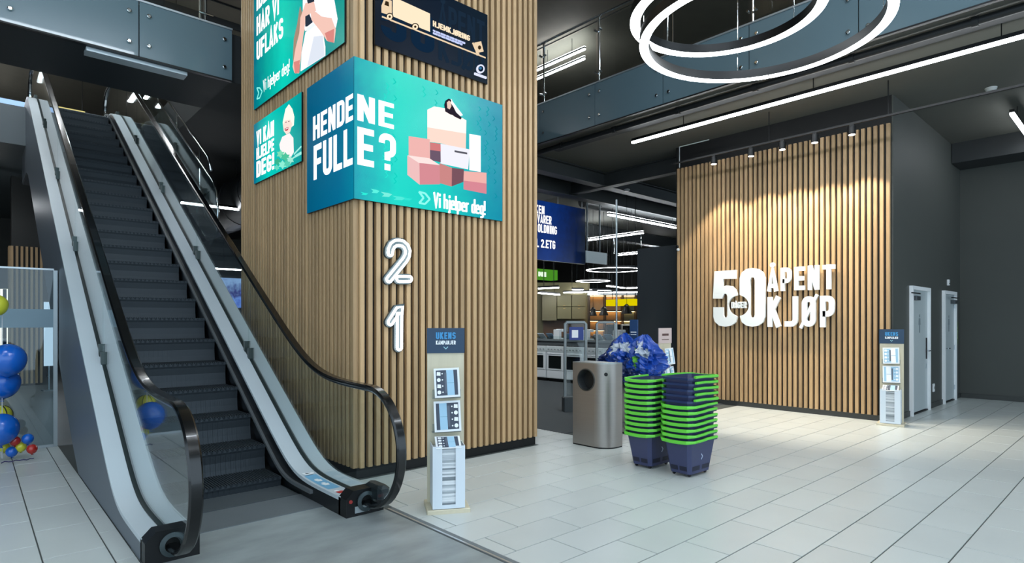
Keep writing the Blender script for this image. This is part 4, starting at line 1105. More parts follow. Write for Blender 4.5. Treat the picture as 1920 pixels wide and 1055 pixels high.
# U-shaped green carrying handle lying on the rim: front and both long sides
hp = [(.20,-TL/2-.028),(.02,-TL/2-.03),(-.05,-TL/2-.034),(-TW/2+.03,-TL/2-.032),(-TW/2-.028,-TL/2+.02),(-TW/2-.034,-.05),(-TW/2-.034,.05),(-TW/2-.028,TL/2-.02),(-TW/2+.03,TL/2+.032),(-.05,TL/2+.034),(.02,TL/2+.03),(.20,TL/2+.028)]
hz = [.004, .004, .0, -.004, -.008, -.013, -.013, -.008, -.004, 0, .004, .004]
hb = MB(); path = [Vector((x, y, BH+.006+z)) for (x, y), z in zip(hp, hz)]
k = 6; vs = []
for i, q in enumerate(path):
    t = (path[min(i+1,len(path)-1)] - path[max(i-1,0)]).normalized(); sd = t.cross(Z).normalized(); hh = .031 if 3 < i < 8 else .023
    vs += [q + sd*a_ + Z*b_ for a_, b_ in ((-.010,-hh/2),(.010,-hh/2),(.013,0),(.010,hh/2),(-.010,hh/2),(-.013,0))]
hb.add(vs, [(i*k+q, i*k+(q+1) % k, (i+1)*k+(q+1) % k, (i+1)*k+q) for i in range(len(path)-1) for q in range(k)] + [tuple(range(k-1,-1,-1)), tuple(range((len(path)-1)*k, len(path)*k))])
hand_me = hb.mesh('handle', BGRN)
wm = MB(); wm.lathe([(.018,-.009),(.02,-.006),(.02,.006),(.018,.009)], (0,0,.02), 14, (X, Z, Y)); wm.box(-.008,.008,-.014,-.011,.015,.045); wm.box(-.008,.008,.011,.014,.015,.045); wheel_me = wm.mesh('caster', mat('caster_black', '#15181d', .35))
slot_m = mat('basket_slot', '#191d33', .5)
ords = ['lowest', 'second from the floor', 'third from the floor', 'fourth from the floor', 'fifth from the floor', 'sixth from the floor', 'seventh from the floor', 'eighth from the floor', 'ninth from the floor', 'tenth from the floor', 'eleventh from the floor', 'topmost']
def basket(x, y, z, rot, label, group, foot=False):
    r = empty('shopping_basket', (x, y, z), rot, label, 'basket', group)
    tub = link('tub', tub_me, r); link('rim', rim_me, r); link('handle', hand_me, r)
    if foot:
        for sx in (-1, 1):
            for sy in (-1, 1): link('caster', wheel_me, r, (sx*.14, sy*.085, 0))
        # pressed panels low on two faces and small logo mark
        def face(sx0, sx1, z0, z1, which):
            f = (z0-.03)/(BH-.03); g = (z1-.03)/(BH-.03); b = MB(); e = .0015
            if which == 'y':
                y0_ = -(BL+(TL-BL)*f)/2-e; y1_ = -(BL+(TL-BL)*g)/2-e
                b.add([(sx0,y0_,z0),(sx1,y0_,z0),(sx1,y1_,z1),(sx0,y1_,z1)], [(0,1,2,3)])
            else:
                x0_ = -(BW+(TW-BW)*f)/2-e; x1_ = -(BW+(TW-BW)*g)/2-e
                b.add([(x0_,sx1,z0),(x0_,sx0,z0),(x1_,sx0,z1),(x1_,sx1,z1)], [(0,1,2,3)])
            return b
        for s0, s1 in ((-.15,-.02),(.02,.15)): face(s0, s1, .06, .105, 'y').build('grip_slot', slot_m, tub, local=True)
        for s0, s1 in ((-.09,-.01),(.01,.09)): face(s0, s1, .06, .105, 'x').build('grip_slot', slot_m, tub, local=True)
        zc = .19; yy = -(BL+(TL-BL)*(zc-.03)/(BH-.03))/2
        b = MB(); ribbon(b, [(-.012,-.028),(.012,0),(-.012,.028)], False, .009, (Vector((.0, yy-.001, zc)), X, Z, -Y), 0, .002); b.build('logo_mark', mat('logo_pale', '#b9c4dd', .5), tub, local=True)
    return r
for i in range(11):
    j = (i*13) % 7 - 3
    basket(5.30 + .002*j, 3.62 + .001*j, i*.0555, R(.5*j), 'navy basket with green handle, %s in the stack nearer the bin' % (ords[i] if i < 10 else 'topmost'), 'baskets in the stack nearer the bin', i == 0)
for i in range(12):
    j = (i*11) % 7 - 3
    fl_ = i >= 7
    basket(5.30 + .002*j, 3.17 + .001*j, i*.0555, R(180 if fl_ else 0) + R(.5*j),
           ('navy basket turned with its blue rim forward, %s in the taller stack' if fl_ else 'navy basket with green handle forward, %s in the taller stack') % ords[i], 'baskets in the taller stack', i == 0)

# ------------------------------------------------------------------ rack of blue carrier bags
BBLUE = mat('bag_blue', '#1a46a0', .28, var=.35, scale=9, coat=.3); BDARK = mat('bag_navy', '#122a5e', .3, var=.3, scale=9, coat=.3); BWHT = mat('bag_print', '#aeb7c2', .35); BGR2 = mat('bag_green', '#6dbb3c', .4)
rk = empty('bag_rack', (6.75, 4.86, 0), label='black bag rack with blue sign post behind the bin', cat='rack')
MB().rod((6.75,4.86,0), (6.75,4.86,1.25), .02, 10).build('post', BLKMET, rk)
MB().bbox(6.5, 7.0, 4.61, 5.11, 0, .02, .005).build('base', BLKMET, rk)
MB().box(6.70, 6.715, 4.80, 4.93, 1.12, 1.54).build('sign_panel', mat('rack_sign', '#2b4a74', .5), rk)
MB().box(6.695, 6.70, 4.82, 4.91, 1.36, 1.375).box(6.695, 6.70, 4.82, 4.91, 1.33, 1.34).build('sign_print', PWHITE, rk)
MB().tube([(6.75+.3*math.cos(R(a)), 4.86+.3*math.sin(R(a)), 1.12) for a in range(0, 360, 20)], .012, 6, closed=True).build('hanging_hoop', BLKMET, rk)
import bmesh
def bag(label, c, sx, sy, sz, seed, mats):
    # a limp carrier bag: gathered at the hoop, bellying out and folded in deep pleats
    n, m_ = 44, 22; vs = []; rnd = random.Random(seed); ph = [rnd.uniform(0, 6.28) for _ in range(4)]
    off = Vector((seed*3.1, seed*1.7, 0))
    for j in range(m_+1):
        t = j/m_; z = sz*(1-2*t)
        prof = (.12 + .88*min(1, (t/.45))**.8) * (1 if t < .75 else 1-.55*((t-.75)/.25)**2)
        for i in range(n):
            a = 2*math.pi*i/n
            pl_ = .15*abs(math.sin(2.5*a+ph[0]+1.5*t)) + .10*abs(math.sin(4*a+ph[1]-2*t)) - .12
            nz_ = noise.noise(Vector((math.cos(a)*1.6, math.sin(a)*1.6, t*2.4))+off)
            n2 = abs(noise.noise(Vector((math.cos(a)*4.2, math.sin(a)*4.2, t*6.5))+off)); n3 = abs(noise.noise(Vector((math.cos(a)*9, math.sin(a)*9, t*13))+off))
            f = prof*(1 + pl_ + .42*nz_ - .55*n2 - .28*n3 + .12)
            vs.append((sx*f*math.cos(a), sy*f*math.sin(a), z - .10*sz*abs(math.sin(2.5*a+ph[0])) + .12*sz*nz_))
    fs = [(j*n+i, (j+1)*n+i, (j+1)*n+(i+1) % n, j*n+(i+1) % n) for j in range(m_) for i in range(n)] + [tuple(range(n)), tuple(range((m_+1)*n-1, m_*n-1, -1))]
    me = bpy.data.meshes.new('carrier_bag'); me.from_pydata(vs, [], fs)
    for m in mats: me.materials.append(m)
    for p in me.polygons:
        w_ = p.center; q = noise.noise(Vector((w_.x*4, w_.y*7, w_.z*7))+off)
        if len(mats) > 1 and w_.x < -.05 and abs(w_.z) < sz*.62:
            if q > .22: p.material_index = 1
            elif q < -.42 and len(mats) > 2: p.material_index = 2
    me.update()
    o = link('carrier_bag', me, None, c); tag(o, label, 'bag', 'carrier bags hanging on the rack'); return o
bag('crumpled blue carrier bag with white print, frontmost on the rack', (6.45, 4.50, 1.08), .22, .24, .27, 1, [BBLUE, BWHT, BGR2])
bag('crumpled blue carrier bag on the rack beside the bin', (6.50, 4.86, 1.10), .22, .24, .26, 4, [BBLUE, BWHT])
bag('dark navy carrier bag drooping at the back of the rack', (6.72, 5.14, 1.02), .24, .24, .25, 9, [BDARK])
bag('dark navy carrier bag crushed under the frontmost one', (6.40, 4.62, .90), .20, .22, .22, 17, [BDARK, BBLUE])
bag('plain blue carrier bag hanging lowest on the rack', (6.58, 4.52, .74), .22, .22, .28, 12, [BBLUE])
# ------------------------------------------------------------------ ceiling equipment in the store
def beam(label, x0, x1, y0, y1, z0, z1, m=CEILB, cat='ceiling beam', name='ceiling_beam'):
    # a steel joist with flanges
    b = MB(); lx = (x1-x0) > (y1-y0); f = .02
    b.box(x0, x1, y0, y1, z0, z0+f).box(x0, x1, y0, y1, z1-f, z1)
    if lx: b.box(x0, x1, (y0+y1)/2-.03, (y0+y1)/2+.03, z0+f, z1-f)
    else: b.box((x0+x1)/2-.03, (x0+x1)/2+.03, y0, y1, z0+f, z1-f)
    return tag(b.build(name, m, org=((x0+x1)/2, (y0+y1)/2, z0)), label, cat)
BM = mat('beam_grey', '#363a3b', .6)
beam('dark steel joist under the gallery nearest the column', 8.1, 23, 8.55, 8.80, 4.62, 4.925, BM)
beam('dark steel joist under the gallery above the navy screen', 8.1, 23, 9.55, 9.85, 4.55, 4.925, BM)
beam('dark steel joist deeper in the store behind the navy screen', 8.1, 23, 13.3, 13.6, 4.5, 4.925, BM)
beam('dark joist crossing the gallery soffit beside the slatted wall', 10.7, 10.9, 6.6, 25, 4.6, 4.925, BM)
def duct(label, p, q, r, m=mat('duct_black', '#25282a', .45, .3)):
    p, q = Vector(p), Vector(q); root = empty('ventilation_duct', (p+q)/2, label=label, cat='duct')
    MB().rod(p, q, r, 28).build('duct_tube', m, root, smooth='auto')
    L = (q-p).length; n = max(2, int(L/1.2)); d = (q-p).normalized()
    for i in range(n):
        c = p + d*(L*(i+.5)/n); MB().tube([c-d*.03, c+d*.03], r+.012, 28).build('duct_collar', m, root)
duct('large black ventilation duct beyond the column above the escalator guard', (4.6, 11.0, 4.25), (4.6, 22, 4.25), .55)
duct('black ventilation duct behind the short linear lamp in the store', (12.0, 10.35, 4.72), (22, 10.35, 4.72), .16)
duct('slim black duct along the gallery soffit over the long lamp', (8.28, 8.3, 4.86), (8.28, -3, 4.86), .045)
linear('white linear lamp in the store slanting towards the slatted wall', (12.2, 9.65, 4.3), (16.2, 9.65, 4.3), w=.07, m=LAMPG, ztop=4.55, up=True)
linear('white linear lamp in the store above the ring lamps', (15.5, 13.15, 4.3), (15.5, 10.9, 4.3), w=.08, m=LAMPG, up=True)
linear('short white linear lamp in the store beside the dark partition', (19.9, 15.2, 4.3), (19.9, 13.2, 4.3), w=.08, m=LAMPG, up=True)
ring_lamp('ring_lamp', 'small white ring lamp in the store, nearer and larger one', (15.4, 11.95), .86, 3.2, w=.075, h=.07, m=LAMPS, ztop=4.9)
ring_lamp('ring_lamp', 'small white ring lamp in the store, farther and smaller one', (18.9, 15.75), .66, 3.2, w=.075, h=.07, m=LAMPS, ztop=4.9)
rows = [((1010,541),(1047,538)), ((1010,548),(1049,553)), ((1057,546),(1120,549)), ((1073,540),(1160,548)), ((1095,550),(1195,546)), ((1138,536),(1171,539)), ((1175,538),(1215,540))]
for i, (a, b) in enumerate(rows):
    d = 17.2 + .75*i
    p_, q_ = at(*a, d), at(*b, d*1.06 if i % 2 else d*.97); zz = (p_.z+q_.z)/2
    linear('white linear lamp deep in the store above the cookers, %s from the left' % ['first','second','third','fourth','fifth','sixth','seventh'][i], (p_.x, p_.y, zz), (q_.x, q_.y, zz), w=.06, m=LAMPS, ztop=4.9, group='deep store lamps')

# hanging navy screen, sign panel, green sign
gn = gradient('screen_navy', [(0,'#04122e'),(.45,'#06307c'),(.8,'#041a48'),(1,'#071428')], 0, -1.3, 1.3, .9, .25)
hs = scr('hanging_screen', 'navy hanging screen in the store with white direction lines', FR_Y(10.0), 9.1, 11.69, 3.0, 4.42, gn, back=.08)
p = Print(FR_Y(10.0))
for s_, (u0, v0), (u1, v1), w0, h_ in (('HVITEVAREKJØKKEN', (1010,398), (1021,402), 0, .20), ('SMÅVARER', (1010,412), (1034,421), 0, .20), ('AVDELING OPPHOLDNING', (1010,430), (1044,440), 0, .20), ('KASSE TIL 2.ETG', (1010,455), (1041,467), 0, .20)):
    xr, zr = on_y(u1, v1, 10.0); n_ = {'HVITEVAREKJØKKEN': 'KEN', 'SMÅVARER': 'VARER', 'AVDELING OPPHOLDNING': 'OLDNING', 'KASSE TIL 2.ETG': 'TIL 2.ETG'}[s_]
    wd = .085*len(n_)+.06
    p.text(n_, xr-wd, zr, h_, wd, W1, .18)
p.build('lettering', hs)
for x in (10.7, 11.6): MB().rod((x, 10.03, 4.42), (x, 10.03, 4.93), .008).build('suspension_rod', ALU, hs)
wp = empty('blank_signboard', (11.9, 9.8, 3.02), label='blank pale panel hanging on two long rods in the store', cat='sign panel')
MB().box(11.5, 12.33, 9.8, 9.83, 3.02, 3.32).build('panel', mat('panel_pale', '#dbe6e8', .5), wp)
for x in (11.55, 12.05): MB().rod((x, 9.815, 3.32), (x, 9.815, 4.93), .022).build('suspension_rod', mat('rod_grey', '#8f9698', .4, .5), wp)
gs = empty('hanging_sign', (13.4, 13.0, 2.85), label='green hanging sign box in the store next to the column', cat='sign')
MB().box(12.9, 13.85, 13.0, 13.3, 2.85, 3.17).build('sign_box', emit('sign_green', '#4f9a2a', .8), gs)
b = MB(); text(b, 'NI', FR_Y(13.0), 12.98, 2.93, .15, .35, .2); b.build('lettering', ec('e8ffe0'), gs)
ysg = empty('hanging_sign', at(1168, 573, 15.8), label='yellow hanging sign over the pendant lamps in the store', cat='sign')
c_ = at(1168, 573, 15.8); b = MB(); b.box(c_.x-.15, c_.x+.15, c_.y-.45, c_.y+.45, c_.z, c_.z+.17); b.build('sign_box', emit('sign_yellow', '#e8d400', .9), ysg)
for y_ in (-.4, .35): MB().rod((c_.x, c_.y+y_, c_.z+.18), (c_.x, c_.y+y_, 4.93), .01).build('suspension_rod', BLKMET, ysg)
# vertical pole through the store
pole = empty('steel_pole', (9.9, 7.55, 0), label='thin steel pole standing before the store lamps', cat='pole')
pp_ = at(1156, 700, 12.3)
pole.location = (pp_.x, pp_.y, 0)
MB().rod((pp_.x, pp_.y, 0), (pp_.x, pp_.y, 4.05), .02, 12).build('shaft', ALU, pole); MB().lathe([(.1,0),(.1,.015),(.03,.02)], (pp_.x, pp_.y, .004), 16).build('foot', ALU, pole)

# ------------------------------------------------------------------ security gates
def gate(label, base, w, h, rz, notice=True):
    r = empty('security_gate', base, rz, label, 'security gate')
    path = [(-w/2,0,.05),(-w/2,0,h-.03),(-w/2+.03,0,h),(w/2-.03,0,h),(w/2,0,h-.03),(w/2,0,.05)]
    b = MB(); b.sweep(path, RRECT(.05, .035, .01), up=Y); b.build('frame', mat('gate_grey', '#8a9294', .4, .3), r, local=True)
    MB().box(-w/2+.02, w/2-.02, -.004, .004, .25, h-.02).build('clear_panel', GLS, r, local=True)
    MB().bbox(-w/2-.04, w/2+.04, -.09, .09, 0, .25, .015).build('foot', mat('gate_foot', '#3c4244', .5), r, local=True)
    if notice: MB().box(-w*.18, w*.12, -.012, -.009, h-.26, h-.13).build('notice', PWHITE, r, local=True)
    if notice: MB().box(-w*.3, w*.38, -.0088, -.007, h-.30, h-.08).build('advert_panel', mat('gate_blue', '#2b3f86', .5), r, local=True)
g0 = at(1079, 700, 10.0)
gate('grey security gate frame behind the bin, nearer one', Vector((g0.x, g0.y, .004)), .36, 1.5, R(-35))
g1 = at(1136, 700, 11.4)
gate('grey security gate frame behind the bags, farther one', Vector((g1.x, g1.y, .004)), .36, 1.5, R(-35), False)

# ------------------------------------------------------------------ white cookers
def cooker(y, label, x=10.9):
    r = empty('cooker', (x, y, .004), label=label, cat='cooker', group='white cookers in a row')
    MB().bbox(x, x+.6, y-.295, y+.295, .084, .90, .006).build('body', WHITE, r)
    MB().box(x+.04, x+.56, y-.27, y+.27, .004, .084).build('plinth', BLKMET, r)
    d = MB().bbox(x-.03, x-.001, y-.285, y+.285, .30, .74, .006).build('oven_door', WHITE, r)
    MB().box(x-.034, x-.0305, y-.215, y+.215, .34, .66).build('door_glass', mat('oven_glass', '#14191a', .12), d)
    MB().rod((x-.065, y-.22, .70), (x-.065, y+.22, .70), .011).build('door_handle', ALU, d)
    MB().bbox(x-.025, x-.001, y-.285, y+.285, .10, .285, .006).build('drawer', WHITE, r)
    MB().box(x-.018, x-.001, y-.285, y+.285, .755, .89).build('control_panel', mat('panel_white', '#d2d8d8', .4), r)
    for i in range(5):
        MB().rod((x-.018, y-.22+.11*i, .82), (x-.045, y-.22+.11*i, .82), .018, 10).build('knob', mat('knob_grey', '#9aa0a0', .4), r)
    MB().box(x+.02, x+.58, y-.28, y+.28, .90, .906).build('hob', mat('hob_black', '#191b1c', .15), r)
for i, y in enumerate((10.92, 10.30, 9.68, 9.06)):
    cooker(y, 'white cooker with dark oven glass, %s from the column' % ['first', 'second', 'third', 'fourth'][i])
# low display counter behind with small appliances
dc = empty('display_counter', (11.7, 10.2, 0), label='long grey display counter behind the white cookers', cat='counter')
MB().box(11.62, 12.2, 7.9, 12.2, .004, 1.0).build('body', mat('counter_grey', '#54595b', .5), dc)
MB().box(11.58, 12.24, 7.85, 12.25, 1.0, 1.05).build('worktop', mat('worktop_grey', '#747b7d', .4), dc)
MB().box(11.65, 11.66, 7.9, 12.2, 1.05, 1.13).build('glass_upstand', GLS, dc)
k = 0
for i in range(12):
    y = 8.05 + .34*i
    t = empty('coffee_machine' if i % 3 == 0 else 'tablet_display', (11.9, y, 1.05), R(90), label='small %s on the display counter, %s from the right' % ('white appliance' if i % 3 == 0 else 'tilted price display', ['first','second','third','fourth','fifth','sixth','seventh','eighth','ninth','tenth','eleventh','twelfth'][i]), cat='appliance' if i % 3 == 0 else 'display', group='small wares on the display counter')
    if i % 3 == 0:
        MB().bbox(-.11, .11, -.12, .12, 0, .03, .006).bbox(-.11, .11, .02, .12, .03, .26, .01).bbox(-.11, .11, -.12, .02, .2, .27, .01).build('body', WHITE, t, local=True)
        MB().box(-.06, .06, -.123, -.12, .215, .255).build('control_panel', BLKMET, t, local=True)
    else:
        MB().add([(-.12,-.1,.0),(.12,-.1,.0),(.12,.04,.15),(-.12,.04,.15),(-.12,-.09,-.0),(.12,-.09,0),(.12,.05,.14),(-.12,.05,.14)], [(0,1,2,3),(7,6,5,4),(0,4,5,1),(2,6,7,3),(1,5,6,2),(0,3,7,4)]).build('screen', mat('tablet_%d' % (i % 2), ('#7f9fb8', '#c9d2d6')[i % 2], .3), t, local=True)
        MB().box(-.05, .05, -.03, .08, 0, .012).build('foot', BLKMET, t, local=True)
for u_, w_, nm, lab in ((1150, .36, 'dark', 'dark microwave oven on the upper shelf in the store'), (1176, .36, 'white', 'white microwave oven on the upper shelf in the store'), (1202, .36, 'grey', 'pale microwave oven beside the partition in the store')):
    c = at(u_, 628, 16.4); t = empty('microwave_oven', c, R(-45), lab, 'microwave oven')
    MB().bbox(-w_/2, w_/2, -.18, .18, 0, .30, .008).build('body', {'dark': BLKMET, 'white': WHITE, 'grey': ALU}[nm], t, local=True)
    MB().box(-w_/2+.03, w_/2-.11, -.186, -.1805, .04, .26).build('door_glass', MATS['oven_glass'], t, local=True)
    MB().rod((w_/2-.06, -.18, .08), (w_/2-.06, -.2, .08), .02).build('knob', ALU, t, local=True)
sh_c = at(1174, 640, 16.4)
sh = empty('wall_shelf', (sh_c.x, sh_c.y, 0), R(-42), 'grey shelf unit carrying microwave ovens in the store', 'shelf')
MB().box(-.95, .95, -.2, .2, sh_c.z+.12, sh_c.z+.16).build('shelf_board', mat('shelf_grey', '#565c5e', .5), sh, local=True)
for x in (-.9, 0, .9): MB().box(x-.02, x+.02, -.18, .18, .004, sh_c.z+.12).build('upright', MATS['shelf_grey'], sh, local=True)
MB().box(-.95, .95, -.16, -.14, .1, sh_c.z+.08).build('front_panel', mat('shelf_front', '#3b4042', .6), sh, local=True)

# ------------------------------------------------------------------ kitchen display and warm shelf niche
OLV = mat('kitchen_olive', '#736c4c', .5, var=.05); OLD = mat('kitchen_olive_dark', '#4c4735', .5)
kc = at(1052, 640, 19.4)
kw = empty('kitchen_wall', (kc.x, kc.y, 0), R(-42.4), 'olive kitchen display with wall cabinets in the store', 'kitchen'); kw.scale = (1.14, 1.14, 1.08)
MB().box(-1.1, .85, .25, .35, .004, 2.62).build('wall_panel', OLV, kw, local=True)
MB().box(-1.1, .80, -.3, .25, .004, .9).build('base_units', OLD, kw, local=True)
MB().box(-1.1, .82, -.33, .25, .9, .94).build('worktop', BLKMET, kw, local=True)
for i in range(2):
    for j in range(2):
        x0 = -.12 + i*.42; z0 = 1.50 + j*.37
        d = MB().bbox(x0, x0+.40, -.12, .25, z0, z0+.355, .004).build('wall_cabinet', OLV, kw, local=True)
        MB().box(x0+.17, x0+.23, -.135, -.12, z0+.30 if j == 0 else z0+.02, z0+.315 if j == 0 else z0+.035).build('handle', mat('brass', '#b79a62', .3, .8), d, local=True)
MB().box(-.55, -.14, -.12, .25, 1.45, 2.24).build('tall_cabinet', mat('olive_shade', '#6b6448', .5), kw, local=True)
MB().box(-.5, .7, .235, .249, .95, 1.45).build('splashback', mat('splash', '#6a4c34', .4), kw, local=True)
nc = at(1150, 640, 18.5)
nh = empty('shelf_niche', (nc.x, nc.y, 0), R(-42.4), 'warm lit wooden shelving niche in the store', 'shelving')
WARM = mat('niche_wood', '#c49a6a', .5, var=.1)
MB().box(-.75, .75, .3, .34, .004, 2.35).build('back_panel', WARM, nh, local=True)
MB().box(-.78, .9, -.1, .34, 2.35, 2.42).build('canopy', WHITE, nh, local=True)
for x in (-.75, -.25, .3, .72): MB().box(x-.02, x+.02, -.05, .3, .004, 2.35).build('upright', mat('niche_dark', '#3f2f22', .5), nh, local=True)
for z in (.9, 1.25, 1.55, 1.85): MB().box(-.75, .75, -.05, .3, z, z+.03).build('shelf_board', MATS['niche_dark'], nh, local=True)
for z in (1.235, 1.535, 1.835, 2.33): MB().box(-.7, .7, .2, .25, z, z+.012).build('light_strip', emit('warm_strip', '#ffd9a0', 6), nh, local=True)
MB().box(.28, 1.05, .25, .33, .9, 2.3).build('side_panel', mat('niche_sage', '#8a917c', .6), nh, local=True)
def pendant(label, u, v, d, r):
    c = at(u, v, d); t = empty('pendant_lamp', (c.x, c.y, c.z), label=label, cat='pendant lamp')
    MB().lathe([(r,0),(r,.03),(r*.72,.10),(r*.65,.20),(r*.3,.24),(.02,.26)], n=20).build('shade', mat('shade_dark', '#1b1714', .4), t, local=True, smooth='auto')
    MB().lathe([(r*.8,.004),(r*.8,.012)], n=18).build('diffuser', emit('pendant_warm', '#ffd89a', 5), t, local=True)
    MB().rod((0,0,.26), (0,0,4.9-c.z), .006).build('cable', BLKMET, t, local=True)
pendant('dark pendant lamp in the store under the yellow sign', 1175, 588, 15.5, .14)
pendant('dark pendant lamp in the store, middle of three', 1132, 591, 17.0, .13)
pendant('dark pendant lamp in the store beside the kitchen cabinets', 1112, 592, 17.3, .11)

# ------------------------------------------------------------------ small fittings on the right
t = empty('wall_socket', (12.55, 2.71, .30), label='white wall socket low between the two doors', cat='socket')
MB().bbox(12.51, 12.60, 2.69, 2.71, .28, .42, .004).build('cover', WHITE, t)
MB().lathe([(.028,0),(.028,.003)], (12.555, 2.69, .35), 14, (X, Z, -Y)).build('outlet', mat('socket_shade', '#a8adad', .5), t)
t = empty('wall_switch', (13.6, 2.71, 2.25), label='small white sensor box above the farther door', cat='sensor')
MB().bbox(13.57, 13.66, 2.68, 2.71, 2.20, 2.31, .004).build('cover', WHITE, t); MB().rod((13.615, 2.68, 2.235), (13.615, 2.672, 2.235), .012).build('lens', BLKMET, t)
t = empty('green_sign', (14.35, 2.71, 1.25), label='small green sign with pale symbol beside the farther door', cat='sign')
MB().box(14.24, 14.46, 2.70, 2.71, 1.08, 1.52).build('plate', mat('sign_green_dark', '#44572e', .6), t)
b = MB(); fr = FR_Y(2.70, 14.35, 1.3); b.prism(circ(0,.09,.035,n=12), fr, 0, .002); b.prism([(-.05,.05),(.05,.05),(.03,-.05),(.06,-.13),(-.02,-.1),(-.06,-.13),(-.03,-.04)], fr, 0, .002); b.build('symbol', mat('symbol_pale', '#8fa06c', .6), t)
def detector(label, c):
    t = empty('smoke_detector', c, label=label, cat='smoke detector')
    MB().lathe([(.07,0),(.07,-.02),(.055,-.045),(.02,-.05)][::-1], n=20).build('housing', mat('detector_white', '#b9bcba', .5), t, local=True, smooth='auto')
    MB().lathe([(.075,-.004),(.075,0)], n=20).build('base', WHITE, t, local=True)
detector('white smoke detector on the dark ceiling near the far wall', (11.02, 1.67, 4.93))
detector('white smoke detector under the gallery in the store', (at(1175, 355, 14).x, at(1175, 355, 14).y, at(1175, 355, 14).z))
t = empty('security_camera', (10.2, 6.33, 3.0), label='small dome camera on the left edge of the slatted wall', cat='camera')
MB().lathe([(.03,0),(.03,.03),(.02,.04)], (10.19, 6.36, 2.98), 14, (Y, Z, -X)).build('mount', BLKMET, t); MB().lathe([(.03,.0),(.026,.025),(.012,.04)], (10.19, 6.34, 2.92), 14, (Y, Z, -X)).build('dome', WHITE, t, smooth='auto')
# joists on the gallery soffit, right side
beam('dark joist across the soffit over the door corner', 11.6, 14.5, .45, .62, 4.66, 4.925, CEILB)
beam('thin dark joist on the soffit left of the door corner', 8.4, 8.55, -4, 8, 4.86, 4.925, CEILB)

# ------------------------------------------------------------------ left side: glass partition, balloons, far column
gp = empty('glass_partition', (0, 9.04, 0), label='clear glass partition with frosted band left of the escalator', cat='glass partition')
MB().box(-4.2, .74, 9.035, 9.047, .03, 2.13).build('glass_panel', glass('partition_glass', (.74,.84,.88), 1.3), gp)
MB().box(-4.2, .74, 9.028, 9.034, 1.44, 1.66).build('frosted_band', mat('frosted_band', '#7d96a3', .5), gp)
MB().box(.735, .775, 9.02, 9.06, 0, 2.13).build('edge_post', mat('post_pale', '#b7c3c8', .4, .4), gp)
MB().box(-4.2, .74, 9.02, 9.06, 0, .03).build('floor_profile', ALU, gp)
MB().box(-4.2, .74, 9.02, 9.06, 2.13, 2.15).build('top_profile', ALU, gp)
# slat-clad column far behind
fc = empty('wall_pillar', (.98, 18.4, 0), kind='structure')
MB().box(.70, 1.26, 18.2, 18.7, 0, 4.95).build('core', mat('pillar_dark', '#2e2d2a', .6), fc)
for i in range(7): link('slat', slat_mesh(.05, 3.3, .048), fc, (-.27 + .09*i, -.25, 0))
for i in range(5): link('slat', slat_mesh(.05, 3.3, .048), fc, (-.33, -.16 + .09*i, 0), (0, 0, R(-90)))
# displays behind the partition; first is a glowing panel imitating a reflection
t = empty('reflection_panel', (at(92, 640, 13).x, at(92, 640, 13).y, 0), R(10), 'white lit poster stand behind the glass partition', 'poster stand')
MB().box(-.09, .09, -.02, .02, .55, 1.95).build('lit_panel', emit('reflection_white', '#dff0ff', 1.0), t, local=True); MB().box(-.12, .12, -.1, .1, .002, .03).build('base', ALU, t, local=True); MB().rod((0,0,.03),(0,0,.55),.015).build('post', ALU, t, local=True)
t = empty('neon_arch', (at(15, 600, 15).x, at(15, 600, 15).y, 0), R(-40), 'warm white light frame behind the balloons', 'light frame')
fp = at(15, 604, 15)
MB().tube([(-.16,0,.3),(-.16,0,2.35),(.0,0,2.35),(.0,0,.3)], .025, 6).build('frame_tube', emit('frame_warm', '#fff3d8', 2.2), t, local=True); MB().box(-.25, .25, -.15, .15, .002, .30).build('base', BLKMET, t, local=True)
for i, (u, d, w_, lab) in enumerate(((60, 16.2, .7, 'dark clothes rack with hanging garments behind the partition'), (20, 17, .8, 'blue lit counter far behind the partition'))):  # the rack of clothing shapes imitates a reflection in the glass
    c = at(u, 700, d); t = empty('garment_rack' if i == 0 else 'service_counter', (c.x, c.y, 0), R(-40), lab, 'rack' if i == 0 else 'counter')
    if i == 0:
        for x in (-.4, .4): MB().rod((x,0,0),(x,0,1.5),.015).build('upright', BLKMET, t, local=True)
        MB().rod((-.4,0,1.5),(.4,0,1.5),.015).build('rail', BLKMET, t, local=True)
        for j in range(9):
            x = -.36+.09*j; MB().add([(x-.03,-.18,.45),(x+.03,-.18,.45),(x+.03,.18,.45),(x-.03,.18,.45),(x-.02,-.12,1.42),(x+.02,-.12,1.42),(x+.02,.12,1.42),(x-.02,.12,1.42)], [(3,2,1,0),(4,5,6,7),(0,1,5,4),(1,2,6,5),(2,3,7,6),(3,0,4,7)]).build('garment', mat('garment_%d' % (j % 3), ('#3a4460', '#565a72', '#23272f')[j % 3], .8), t, local=True)
    else:
        MB().bbox(-.6,.6,-.2,.2,0,1.0,.01).build('body', mat('counter_blue', '#35577c', .5), t, local=True); MB().box(-.62,.62,-.22,.22,1.0,1.04).build('worktop', WHITE, t, local=True)
linear('white linear lamp far left under the upper floor', (-.6, 17.5, 4.2), (.4, 17.5, 4.2), w=.08, ztop=4.95)
linear('white linear lamp in the store seen between escalator rail and column', (3.1, 13.2, 3.9), (4.5, 13.2, 3.9), w=.08, ztop=4.93)
linear('white linear lamp lower down in the store between escalator and column', (3.6, 16.5, 2.9), (5.3, 16.5, 2.9), w=.08, ztop=4.93)
